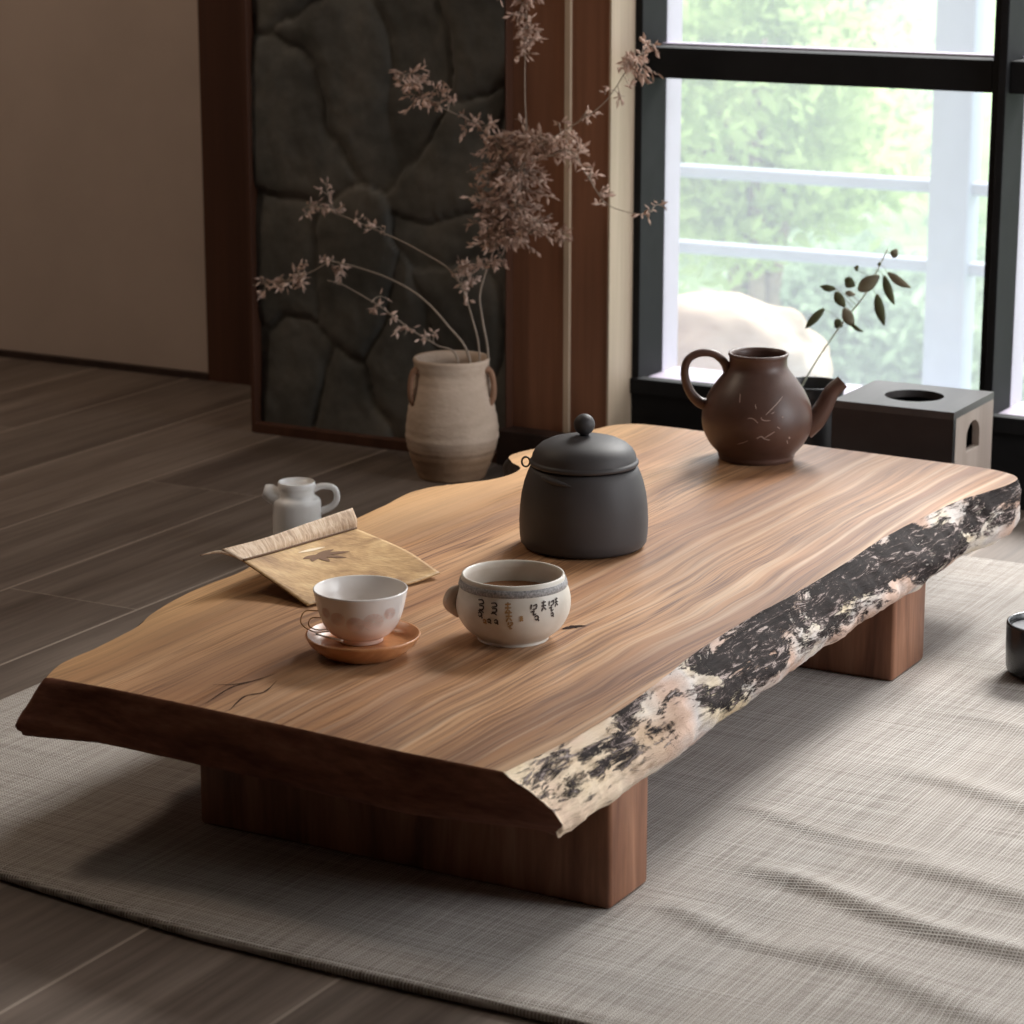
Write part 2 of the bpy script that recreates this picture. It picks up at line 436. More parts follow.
# projecting panelled wall that carries the stone panel
struct('wall_right_of_recess', B(-2.40, -1.846, YW, YB, 0, ZC, bev=0), M_brown)
struct('trim_2', B(-1.846, -1.836, YW - 0.006, YW + 0.06, 0, ZC, bev=0.001), M_cream)
struct('wall_window_side', B(-1.836, -1.7735, YW, 3.705, 0, ZC), M_brown)
struct('trim_3', B(-1.7735, -1.7700, YW - 0.002, 3.566, 0, ZC), M_cream)
struct('trim_4', B(-1.944, -1.80, YW - 0.040, YW - 0.0005, 0, 0.055, bev=0.002), M_darkwood)
struct('wall_under_window', B(-1.770, XR, 3.566, 3.72, 0, 0.122), M_black)
struct('wall_above_window', B(-1.770, XR, 3.566, 3.79, 1.62, ZC), M_plaster)
# right-hand wall with its wide opening
struct('wall_right', (lambda b: (box(b, XR, XR + 0.06, YF, 2.3, 0, ZC), box(b, XR, XR + 0.06, 2.3, 3.9, 0, 0.25), box(b, XR, XR + 0.06, 2.3, 3.9, 2.2, ZC), b)[-1])(bmesh.new()), M_plaster)

def window(name, x0, x1, n_mull):
    r = bpy.data.objects.new(name, None); COL.objects.link(r); r.location = (x0, 3.6, 0.122); r['kind'] = 'structure'
    def part(nm, a, m):
        o = struct(nm, box(bmesh.new(), a[0] - x0, a[1] - x0, a[2] - 3.6, a[3] - 3.6, a[4] - 0.122, a[5] - 0.122, bev=0.0015), m, r); return o
    part('sill', (x0, x1, 3.585, 3.70, 0.122, 0.130), M_grey)
    part('sill_front', (x0, x1, 3.560, 3.585, 0.110, 0.134), M_black)
    part('stile', (x0, x0 + 0.012, 3.566, 3.65, 0.13, 1.62), M_black)
    part('reveal', (x0, x0 + 0.012, 3.65, 3.705, 0.13, 1.62), M_grey)
    part('stile', (x1 - 0.013, x1, 3.58, 3.64, 0.13, 1.62), M_black)
    part('reveal', (x1 - 0.012, x1, 3.64, 3.72, 0.13, 1.62), M_grey)
    for z in (0.593, 1.12):
        part('muntin', (x0 + 0.012, x1 - 0.013, 3.58, 3.632, z - 0.003, z + 0.042), M_black)
        part('muntin_edge_shine', (x0 + 0.012, x1 - 0.013, 3.632, 3.66, z + 0.003, z + 0.045), M_grey)  # grey strip added for the light reflected along the muntin's top edge
    bmq = bmesh.new()
    vs = [bmq.verts.new(p) for p in ((0.012, 0.05, 0.008), (x1 - x0 - 0.013, 0.05, 0.008), (x1 - x0 - 0.013, 0.05, 1.49), (0.012, 0.05, 1.49))]
    bmq.faces.new(vs)
    struct('pane', bmq, M_glass, r)
window('window_1', -1.770, -1.206, 1)
window('window_2', -1.206, -0.60, 1)
window('window_3', -0.60, 0.10, 1)
window('window_4', 0.10, XR, 1)

# ================================================================ OUTSIDE
M_patio = simple('pale_lawn', (0.15, 0.19, 0.13), 1.0, 0.0, var=0.08, vs=5)
struct('terrace_lawn', B(-6, 3, 3.80, 4.75, -0.24, -0.13), M_patio)
M_ground = simple('grass_slope', (0.25, 0.36, 0.16), 0.9, 0.1, var=0.3, vs=3)
bm = bmesh.new()
g = [[bm.verts.new((-14 + 22 * i / 30, 4.76 + 16.7 * j / 20, -1.6 + 0.10 * j + 0.3 * fbm(i * .3, j * .3))) for j in range(21)] for i in range(31)]
for i in range(30):
    for j in range(20): bm.faces.new((g[i][j], g[i + 1][j], g[i + 1][j + 1], g[i][j + 1]))
struct('garden_ground', bm, M_ground, smooth=True)

def rail():
    r = empty('balcony_railing', (-2.3, 5.2, -0.13), 'pale grey metal railing with two rails and a wide post outside the window', 'railing')
    for nm, z, h in (('rail', 0.244, 0.026), ('rail', 0.078, 0.026)):
        link(nm, box(bmesh.new(), -4.0, 4.0, -0.02, 0.02, z + 0.13 - h / 2, z + 0.13 + h / 2, bev=0.006), M_rail, r)
    link('top_rail', B(-4.0, 4.0, -0.03, 0.03, 1.06, 1.10, bev=0.008), M_rail, r)
    for x in (-2.3 - 1.56, 0.435, 0.435 + 1.9):
        link('post', B(x - 0.02, x + 0.066, -0.035, 0.035, -1.47, 1.06, bev=0.004), M_rail, r)
rail()

def boulder():
    bm = bmesh.new(); bmesh.ops.create_icosphere(bm, subdivisions=5, radius=1)
    for v in bm.verts:
        p = v.co.copy(); d = 1 + 0.10 * noise.fractal(p * 1.3, 1, 2, 4) + 0.05 * noise.noise(p * 3.1)
        v.co = Vector((p.x * 0.205 * d, p.y * 0.17 * d, p.z * 0.135 * d))
    t = NT('cream_boulder', rough=0.85, spec=0.15)
    a = t.noise(t.map((6, 6, 14)), 1, 5, 0.6, 0.5)
    t.color(t.ramp(a, [(0.35, (0.42, 0.30, 0.19)), (0.5, (0.54, 0.43, 0.31)), (0.65, (0.60, 0.52, 0.42))])); t.bump(a, 0.3, 0.01)
    o = link('boulder', bm, t.m); o.location = (-1.945, 4.30, 0.005)
    tag(o, 'pale cream rounded boulder seen low through the window behind the teapot', 'rock')
boulder()

def tree(x, y, z0, zc, rx, rz, cols, label, n=2600, name='garden_tree'):
    r = empty(name, (x, y, z0), label, 'tree', group=None)
    bm = bmesh.new()
    tube(bm, catmull([(0, 0, -0.1), (0.05, 0.02, (zc - z0) * 0.5), (0.0, 0.0, zc - z0)], 5), [0.09, 0.06, 0.03], 8)
    for k in range(5):
        a = k * 1.3
        tube(bm, catmull([(0.03, 0, (zc - z0) * 0.55), (cos(a) * rx * 0.3, sin(a) * rx * 0.3, zc - z0), (cos(a) * rx * 0.7, sin(a) * rx * 0.7, zc - z0 + rz * 0.5)], 4), [0.03, 0.02, 0.008], 6)
    link('trunk', bm, M_bark, r)
    bm = bmesh.new()
    clumps = []
    for k in range(34):
        while True:
            p = Vector((random.uniform(-1, 1), random.uniform(-1, 1), random.uniform(-1, 1)))
            if 0.25 < p.length < 1: break
        clumps.append(Vector((p.x * rx * 0.8, p.y * rx * 0.8, p.z * rz * 0.8)))
    for i in range(n * 3):
        c = random.choice(clumps); q = Vector((random.gauss(0, 1), random.gauss(0, 1), random.gauss(0, 0.7))) * (rx * 0.14)
        p = c + q; p.z += zc - z0
        s = random.uniform(0.018, 0.042)
        n_ = Vector((random.gauss(0, 1), random.gauss(0, 1), random.gauss(0.6, 1))).normalized()
        u = n_.orthogonal().normalized(); u.rotate(Matrix.Rotation(random.uniform(0, 6.28), 3, n_)); v_ = n_.cross(u)
        vs = [bm.verts.new(p + u * s), bm.verts.new(p + v_ * s * 0.45 + n_ * s * 0.1), bm.verts.new(p - u * s), bm.verts.new(p - v_ * s * 0.45 + n_ * s * 0.1)]
        bm.faces.new(vs)
    link('crown', bm, cols, r, smooth=False, recalc=False)
M_bark = simple('tree_bark', (0.22, 0.17, 0.13), 0.9, 0.1, var=0.3)
LF = [leafy('leaf_lime', (0.34, 0.48, 0.18), (0.52, 0.64, 0.29)), leafy('leaf_green', (0.14, 0.26, 0.09), (0.32, 0.48, 0.18)), leafy('leaf_mint', (0.26, 0.36, 0.24), (0.40, 0.52, 0.34))]
tree(-3.05, 6.9, -1.5, 0.20, 0.55, 0.45, LF[0], 'bright lime leafed tree nearest the railing in the window view', 2600)
tree(-3.15, 8.6, -1.5, -0.75, 0.85, 0.40, LF[2], 'low mint green bush filling the bottom of the window view', 3600)
tree(-4.55, 9.3, -1.5, -0.05, 0.55, 0.65, LF[0], 'narrow lime tree at the left of the window view', 2600)
tree(-5.1, 11.6, -1.5, -0.1, 0.95, 1.0, LF[2], 'pale mint tree standing far back at the left', 4200)
tree(-3.6, 13.6, -1.5, 0.2, 1.0, 1.1, LF[1], 'darker green tree farthest back behind the window post', 4200)
tree(-2.75, 11.2, -1.5, 0.0, 0.75, 1.0, LF[0], 'tall lime tree far back at the right edge of the view', 3400)
tree(-6.6, 14.6, -1.5, 0.0, 1.3, 1.3, LF[2], 'widest pale tree on the skyline at the far left', 4200)

# ================================================================ STONE PANEL
def stone_panel():
    r = empty('stone_panel', (-2.401, YW, 0), 'dark slate stone panel in a thin brown wooden frame behind the clay vase', 'panel')
    W, Hh = 0.463, 2.2
    seeds = []
    rnd = random.Random(11)
    gx, gz = 3, 10
    for i in range(-1, gx + 1):
        for j in range(-1, gz + 1):
            seeds.append((0.155 * (i + 0.5 + rnd.uniform(-.5, .5)), 0.21 * (j + 0.5 + rnd.uniform(-.5, .5)), rnd.uniform(0, 1), rnd.uniform(-.5, .5), rnd.uniform(-.4, .4)))
    bm = bmesh.new(); nx, nzn = 130, 420
    V = []
    for i in range(nx + 1):
        row = []
        for j in range(nzn + 1):
            x = W * i / nx; z = Hh * j / nzn
            xx = x + 0.055 * nz(x * 6, z * 4, 1.0) + 0.012 * nz(x * 25, z * 22, 4); zz = z + 0.07 * nz(x * 5, z * 5, 7.0) + 0.012 * nz(x * 24, z * 20, 9)
            ds = sorted((((xx - s[0]) * 1.15) ** 2 + ((zz - s[1]) * 0.8) ** 2, s) for s in seeds if abs(xx - s[0]) < 0.42 and abs(zz - s[1]) < 0.5)[:2]
            d1, d2 = sqrt(ds[0][0]), sqrt(ds[1][0]); e = d2 - d1; s = ds[0][1]
            h = (0.010 + 0.010 * abs(nz(x * 4, z * 4, 5))) * (1 - math.exp(-e / 0.020)) + 0.012 * s[2] + (xx - s[0]) * s[3] * 0.10 + (zz - s[1]) * s[4] * 0.10
            h += 0.002 * fbm(x * 30, z * 30)
            row.append(bm.verts.new((x, -0.003 - max(h, 0) * 0.8, z)))
        V.append(row)
    for i in range(nx):
        for j in range(nzn): bm.faces.new((V[i][j], V[i + 1][j], V[i + 1][j + 1], V[i][j + 1]))
    link('stone_relief', bm, stone_mat(), r)
    for n_, a in (('frame_side', (-0.008, 0.0, -0.026, -0.0005, 0, Hh)), ('frame_side', (W, W + 0.003, -0.022, -0.0005, 0, Hh)), ('frame_bottom', (0.0, W, -0.030, -0.0005, 0.0, 0.016)), ('frame_top', (0.0, W, -0.028, -0.0005, Hh - 0.016, Hh))):
        link(n_, B(*a, bev=0.001), M_post, r, smooth=False)
stone_panel()

# ================================================================ RUG
def rug():
    x0, x1, y1 = -1.85, 0.3, 3.265
    def yf(x): return 1.732 + 0.03 * max(0, (-1.27 - x) / 0.25) ** 1.2 * 0.9 + 0.004 * nz(x * 4, 3, 0)
    ridges = [((-0.95, 2.10), (-0.62, 2.02), 0.008, 0.016), ((-0.86, 2.18), (-0.50, 2.12), 0.006, 0.02), ((-0.93, 2.42), (-0.55, 2.33), 0.005, 0.018),
              ((-0.98, 1.98), (-0.78, 1.93), 0.004, 0.014), ((-0.85, 1.97), (-0.50, 1.86), 0.005, 0.022), ((-0.95, 2.62), (-0.60, 2.56), 0.003, 0.02),
              ((-0.98, 2.98), (-0.60, 2.92), 0.003, 0.03), ((-1.00, 3.12), (-0.60, 3.08), 0.003, 0.02), ((-1.02, 2.24), (-0.80, 2.20), 0.003, 0.012)]
    def hgt(x, y):
        h = 0
        for a, b, A, wd in ridges:
            ax, ay = a; bx, by = b; dx, dy = bx - ax, by - ay; L2 = dx * dx + dy * dy
            t = ((x - ax) * dx + (y - ay) * dy) / L2
            px, py = ax + t * dx, ay + t * dy + 0.006 * sin(t * 7)
            d = (y - py) * (dx / sqrt(L2))
            env = max(0, min(1, t / 0.3 + 0.0)) * max(0, min(1, (1.25 - t) / 0.3)); env = env * env * (3 - 2 * env)
            asym = wd * (0.6 if d < 0 else 1.4)
            h += A * env * math.exp(-(d / asym) ** 2)
        h += 0.0012 * max(0, nz(x * 6, y * 9, 2)) * (1 if x > -0.98 else 0)
        return h
    nx, ny = 300, 220
    bm = bmesh.new(); V = []
    T = 0.008
    for i in range(nx + 1):
        x = x0 + (x1 - x0) * i / nx; row = []
        ya = yf(x)
        for j in range(ny + 1):
            y = ya + (y1 - ya) * j / ny
            e = min(1, min(j / 2, (ny - j) / 2, i / 2))
            row.append(bm.verts.new((x, y, T - 0.0035 * (1 - e) ** 2 + hgt(x, y))))
        V.append(row)
    for i in range(nx):
        for j in range(ny): bm.faces.new((V[i][j], V[i + 1][j], V[i + 1][j + 1], V[i][j + 1]))
    # border down to the floor
    ring = [V[i][0] for i in range(nx + 1)] + [V[nx][j] for j in range(1, ny + 1)] + [V[i][ny] for i in range(nx - 1, -1, -1)] + [V[0][j] for j in range(ny - 1, 0, -1)]
    low = []
    for v in ring:
        low.append(bm.verts.new((v.co.x, v.co.y, 0.0006)))
    for k in range(len(ring)):
        k2 = (k + 1) % len(ring)
        bm.faces.new((ring[k], ring[k2], low[k2], low[k]))
    M = linen_mat()
    r = empty('rug', (-0.8, 2.4, 0), 'large beige woven linen rug with soft creases under the low slab table', 'rug')
    o = link('woven_cloth', bm, M, r); o.location = (0.8, -2.4, 0)
    # rolled hem along the near edge
    bm = bmesh.new()
    pts = [(x0 + (x1 - x0) * i / 160, yf(x0 + (x1 - x0) * i / 160) - 0.001, 0.0052) for i in range(161)]
    tube(bm, pts, 0.0048, 10)
    o = link('hem', bm, M, r); o.location = (0.8, -2.4, 0)
rug()

# ================================================================ TABLE
def table():
    r = empty('coffee_table', (-1.28, 2.46, 0.0), 'low live-edge wooden slab table with bark on its right side, standing on the linen rug', 'table')
    ZT = 0.17
    outline = [(-1.024, 1.822), (-1.123, 1.824), (-1.23, 1.832), (-1.343, 1.839), (-1.438, 1.843), (-1.521, 1.843),
               (-1.536, 1.885), (-1.538, 1.942), (-1.547, 2.013), (-1.561, 2.058), (-1.572, 2.115), (-1.577, 2.177), (-1.576, 2.234), (-1.585, 2.33), (-1.589, 2.435), (-1.594, 2.551),
               (-1.602, 2.62), (-1.595, 2.668), (-1.572, 2.705), (-1.552, 2.735), (-1.542, 2.770), (-1.548, 2.81), (-1.575, 2.835), (-1.594, 2.865), (-1.588, 2.91), (-1.570, 2.960), (-1.572, 3.02), (-1.571, 3.066), (-1.554, 3.108),
               (-1.508, 3.122), (-1.371, 3.116), (-1.227, 3.107), (-1.089, 3.099), (-1.030, 3.092), (-0.992, 3.070), (-0.984, 3.035),
               (-0.998, 2.97), (-1.011, 2.919), (-1.021, 2.80), (-1.026, 2.697), (-1.022, 2.58), (-1.023, 2.463), (-1.026, 2.34), (-1.024, 2.219), (-1.016, 2.11), (-1.009, 2.017), (-1.008, 1.95), (-1.011, 1.907), (-1.017, 1.86)]
    front_n = 5
    P = []
    n = len(outline)
    corner = {0, 5}
    for i in range(n):
        a, b, c, d = outline[(i - 1) % n], outline[i], outline[(i + 1) % n], outline[(i + 2) % n]
        if i in corner: a = (2 * b[0] - c[0], 2 * b[1] - c[1])
        if (i + 1) % n in corner: d = (2 * c[0] - b[0], 2 * c[1] - b[1])
        L = sqrt((b[0] - c[0]) ** 2 + (b[1] - c[1]) ** 2)
        k = max(2, int(L / 0.0035))
        for s in range(k):
            t = s / k
            f = lambda q: 0.5 * ((2 * b[q]) + (c[q] - a[q]) * t + (2 * a[q] - 5 * b[q] + 4 * c[q] - d[q]) * t * t + (3 * b[q] - a[q] - 3 * c[q] + d[q]) * t ** 3)
            side = 'front' if i < front_n else ('left' if i < 29 else ('back' if i < 33 else 'right'))
            P.append([f(0), f(1), side])
    m = len(P)
    # small irregularity of the natural edges
    nor = []
    for k in range(m):
        a, b = P[(k - 3) % m], P[(k + 3) % m]
        d = Vector((b[0] - a[0], b[1] - a[1])).normalized()
        nor.append(Vector((-d.y, d.x)) if False else Vector((d.y, -d.x)))
    # orientation: outline runs clockwise seen from above (front right -> left -> back -> right)
    area_ = sum(P[k][0] * P[(k + 1) % m][1] - P[(k + 1) % m][0] * P[k][1] for k in range(m))
    if area_ < 0: nor = [-v for v in nor]
    levels = [0.0, 0.0015, 0.004, 0.008, 0.012, 0.016, 0.020, 0.024, 0.028, 0.032, 0.036, 0.040, 0.044, 0.048, 0.052, 0.056, 0.060]
    def wR(k):   # blend of the bark profile, 0 on sawn faces
        y = P[k][1]; s = P[k][2]
        return s
    rings = []
    wr = []
    for k in range(m):
        s = P[k][2]; wr.append(1.0 if s == 'right' else 0.0)
    for _ in range(0): wr = [(wr[k - 1] + wr[k] + wr[(k + 1) % m]) / 3 for k in range(m)]
    wl = [1.0 if P[k][2] == 'left' else 0.0 for k in range(m)]
    for kk in range(m):
        yy = P[kk][1]
        if P[kk][2] == 'right': wr[kk] = min(1.0, max(0.0, (3.10 - yy) / 0.06))
        if P[kk][2] == 'left': wl[kk] = min(1.0, max(0.0, (3.10 - yy) / 0.06))
    for li, dz in enumerate(levels):
        ring = [None] * m
        kl = next(q for q in range(m) if P[q][2] == 'left')
        d0 = dl = Vector((0, 0))
        for k in [q for q in range(m) if P[q][2] != 'front'] + [q for q in range(m) if P[q][2] == 'front']:
            x, y, s = P[k]; t = dz / 0.056
            z = ZT - dz
            thick = 0.050 + 0.007 * wr[k]
            z = ZT - dz * thick / 0.056
            off = 0.0
            # right: swells outward, tucks under at the bottom
            prof = 0.046 * sin(min(1, t / 0.78) * pi / 2) ** 1.1 if t < 0.78 else 0.046 * (1 - ((t - 0.78) / 0.29) ** 2 * 0.16)
            taper = min(1.0, max(0.15, (3.14 - y) / 0.34))
            swell = 0.82 + 0.30 * nz(y * 5.0, 0.7, 3)
            o = prof * swell * taper + 0.0055 * fbm(y * 13, z * 36, 1.3, 3) * min(1, t * 4) + 0.0018 * fbm(y * 60, z * 120, 5.1, 3) * min(1, t * 5)
            off += wr[k] * o
            # left: rough natural edge
            ol = (0.012 + 0.020 * math.exp(-((y - 2.03) / 0.035) ** 2) + 0.014 * math.exp(-((y - 2.60) / 0.06) ** 2) + 0.014 * math.exp(-((y - 2.75) / 0.07) ** 2) + 0.016 * max(0, 1 - (y - 1.843) / 0.05)) * sin(min(1, t) * pi * 0.62) + 0.010 * fbm(y * 12, z * 30, 8.3, 3) * min(1, t * 3)
            off += wl[k] * ol
            sawn = 1 - max(wr[k], wl[k])
            off += sawn * (-0.002 * (1 - min(1, t * 14)) + 0.006 * t - 0.0006 * fbm(x * 30, z * 30, 2))
            off += (1 - sawn) * 0.0035 * fbm(y * 14, x * 14, 4.4, 3) * (1 if t > 0 else 0.4)
            bottomround = 0.004 * max(0, (t - 0.9) / 0.17)
            off -= bottomround
            px_, py_ = x + nor[k].x * off, y + nor[k].y * off
            if s == 'right' and y < 1.95:
                rp = (1.95 - y) / 0.128
                px_ = px_ * (1 - rp) + (x + off * 1.05 + 0.004 * rp) * rp; py_ = y + 0.026 * min(1, t) ** 1.5 * rp ** 2
            if s == 'left' and y < 1.90:
                px_ -= 0.004 * ((1.90 - y) / 0.057) * min(1, t)
            if k == m - 1: d0 = Vector((px_ - x, py_ - y))
            if k == kl: dl = Vector((px_ - x, py_ - y))
            if s == 'front':
                cr = max(0, 1 - (-1.0235 - x) / 0.09); cl = max(0, 1 - (x + 1.521) / 0.06)
                px_ += cr * d0.x + cl * dl.x; py_ += cr * d0.y + cl * dl.y
            ring[k] = Vector((px_, py_, z))
        rings.append(ring)
    cx_, cy_ = -1.28, 2.46
    def L3(v): return (v.x - cx_, v.y - cy_, v.z)
    bm = bmesh.new(); bl = bmesh.new()
    VT = [[bm.verts.new(v) for v in ring] for ring in rings]
    VB = {}
    def vb(i, k):
        if (i, k) not in VB: VB[(i, k)] = bl.verts.new(rings[i][k])
        return VB[(i, k)]
    for i in range(len(rings) - 1):
        for k in range(m):
            k2 = (k + 1) % m
            if P[k][2] == 'right' and P[k][1] < 3.10:
                bl.faces.new((vb(i, k), vb(i, k2), vb(i + 1, k2), vb(i + 1, k)))
            else:
                f = bm.faces.new((VT[i][k], VT[i][k2], VT[i + 1][k2], VT[i + 1][k]))
                f.material_index = 1 if P[k][2] in ('front', 'back') else 2
    ft = bm.faces.new(VT[0]); fb = bm.faces.new(VT[-1]); fb.material_index = 1
    bmesh.ops.triangulate(bm, faces=[ft, fb])
    bmesh.ops.delete(bm, geom=[v for v in bm.verts if not v.link_faces], context='VERTS')
    for b in (bm, bl):
        for f in b.faces: f.smooth = True
    W = slab_wood()
    dk = simple('dark_bark', (0.05, 0.034, 0.026), 0.8, 0.2, var=0.5, vs=40, bump=0.5, bs=200)
    # keep world-style coordinates for the grain: mesh stays in room coordinates, the part is offset back
    ot = link('tabletop', bm, [W, end_wood(), dk], r, smooth=False); ot.location = (-cx_, -cy_, 0)
    for p in ot.data.polygons: p.use_smooth = abs(p.normal.z) < 0.9
    oe = link('live_edge', bl, bark_edge(), r); oe.location = (-cx_, -cy_, 0); oe['label'] = 'pale edge with black cracked bark'
    # drying cracks and the dark knot
    mk = simple('dark_crack', (0.03, 0.015, 0.010), 0.9, 0.1)
    def crack(nm, pts, wds):
        b = bmesh.new(); q = catmull([(x, y, ZT + 0.0004) for x, y in pts], 5); Lr = []
        for i, p in enumerate(q):
            d = (q[min(i + 1, len(q) - 1)] - q[max(i - 1, 0)]).normalized(); s = Vector((-d.y, d.x, 0))
            u = i / (len(q) - 1); ww = wds * sin(pi * (0.08 + 0.9 * u)) * (1 + 0.5 * nz(u * 9, wds * 900, 2))
            Lr.append((b.verts.new(p + s * ww), b.verts.new(p - s * ww)))
        for i in range(len(q) - 1): b.faces.new((Lr[i][0], Lr[i][1], Lr[i + 1][1], Lr[i + 1][0]))
        o = link(nm, b, mk, r); o.location = (-cx_, -cy_, 0)
    crack('drying_crack', [(-1.315, 1.845), (-1.326, 1.885), (-1.318, 1.905), (-1.327, 1.94)], 0.0011)
    crack('drying_crack', [(-1.345, 1.85), (-1.352, 1.90), (-1.345, 1.925)], 0.0009)
    crack('drying_crack', [(-1.372, 1.90), (-1.355, 1.91), (-1.345, 1.93), (-1.339, 1.96)], 0.0009)
    crack('knot', [(-1.173, 2.215), (-1.167, 2.228), (-1.158, 2.238)], 0.0045)
    # legs: two solid cross blocks, standing on the rug
    lw = leg_wood()
    for (y0, y1, xl, xr) in ((1.946, 2.022, -1.425, -0.981), (2.690, 2.790, -1.425, -1.002)):
        b = box(bmesh.new(), xl - cx_, xr - cx_, y0 - cy_, y1 - cy_, 0.0082, 0.1195, bev=0.0045, seg=3)
        o = link('leg', b, lw, r)
        for p in o.data.polygons: p.use_smooth = True
table()

# ================================================================ LIDDED POT
def lidded_pot():
    r = empty('lidded_pot', (-1.306, 2.516, 0.1703), 'matte dark grey lidded ceramic pot with a round knob on the slab table', 'pot')
    M = NT('matte_charcoal_clay', rough=0.55, spec=0.35)
    a = M.noise(M.map((10, 10, 10)), 1, 4); b = M.noise(M.obj(), 350, 3)
    M.color(M.ramp(a, [(0.3, (0.040, 0.036, 0.037)), (0.7, (0.058, 0.053, 0.055))])); M.bump(b, 0.12, 0.0006)
    body = [(0.0, 0.0), (0.060, 0.0), (0.0665, 0.0015), (0.070, 0.006), (0.0712, 0.015), (0.0716, 0.030), (0.0708, 0.046), (0.069, 0.060), (0.066, 0.073), (0.0625, 0.083), (0.0595, 0.0895), (0.0575, 0.0910), (0.054, 0.0910), (0.054, 0.080), (0.060, 0.055), (0.062, 0.020), (0.0, 0.008)]
    link('body', lathe(bmesh.new(), body, 96), M.m, r)
    lid = [(0.0, 0.0925), (0.053, 0.0925), (0.0590, 0.0925), (0.0603, 0.0938), (0.0603, 0.0962), (0.0592, 0.0978), (0.0580, 0.0982), (0.0578, 0.0995), (0.0570, 0.1045), (0.0540, 0.1105), (0.0480, 0.1165), (0.0390, 0.1215), (0.027, 0.1250), (0.014, 0.1268), (0.0065, 0.1275), (0.0, 0.128)]
    lid = [(rr, zz if zz < 0.0985 else 0.0985 + (zz - 0.0985) * 0.90) for rr, zz in lid]
    lo = link('lid', lathe(bmesh.new(), lid, 96), M.m, r)
    kn = [(0.0, 0.1270), (0.0052, 0.1275), (0.0050, 0.1300)] + [(0.0118 * sin(t), 0.1405 - 0.0118 * cos(t)) for t in [0.45 + (pi - 0.45) * k / 14 for k in range(15)]]
    kn[-1] = (0.0, 0.1523)
    kn = [(rr, zz - 0.0035) for rr, zz in kn]
    link('knob', lathe(bmesh.new(), kn, 40), M.m, lo)
    # small wire loop at the left shoulder
    a0 = CAMTH - radians(95)
    c = Vector((0.0600 * cos(a0), 0.0600 * sin(a0), 0.0935)); tng = Vector((cos(a0), sin(a0), 0))
    pts = [c + tng * (0.0045 * (1 - cos(t))) + Vector((0, 0, 0.0055 * sin(t))) for t in [2 * pi * k / 24 for k in range(25)]]
    link('side_loop', tube(bmesh.new(), pts, 0.0011, 8), M.m, r)
    # raised thumb ledge on the near left of the shoulder
    bm = bmesh.new(); pr = [(0.0708, 0.046), (0.069, 0.060), (0.066, 0.073), (0.0625, 0.083), (0.0595, 0.0895)]
    pts = []
    for t in range(13):
        aa = CAMTH + radians(-52 + 40 * t / 12); z = 0.0865 - 0.006 * (t / 12); rr = radius_at(pr, z) - 0.0012
        pts.append((rr * cos(aa), rr * sin(aa), z))
    link('ledge', tube(bm, pts, [0.0012, 0.0032, 0.0036, 0.0028, 0.0008], 10), M.m, r)
lidded_pot()

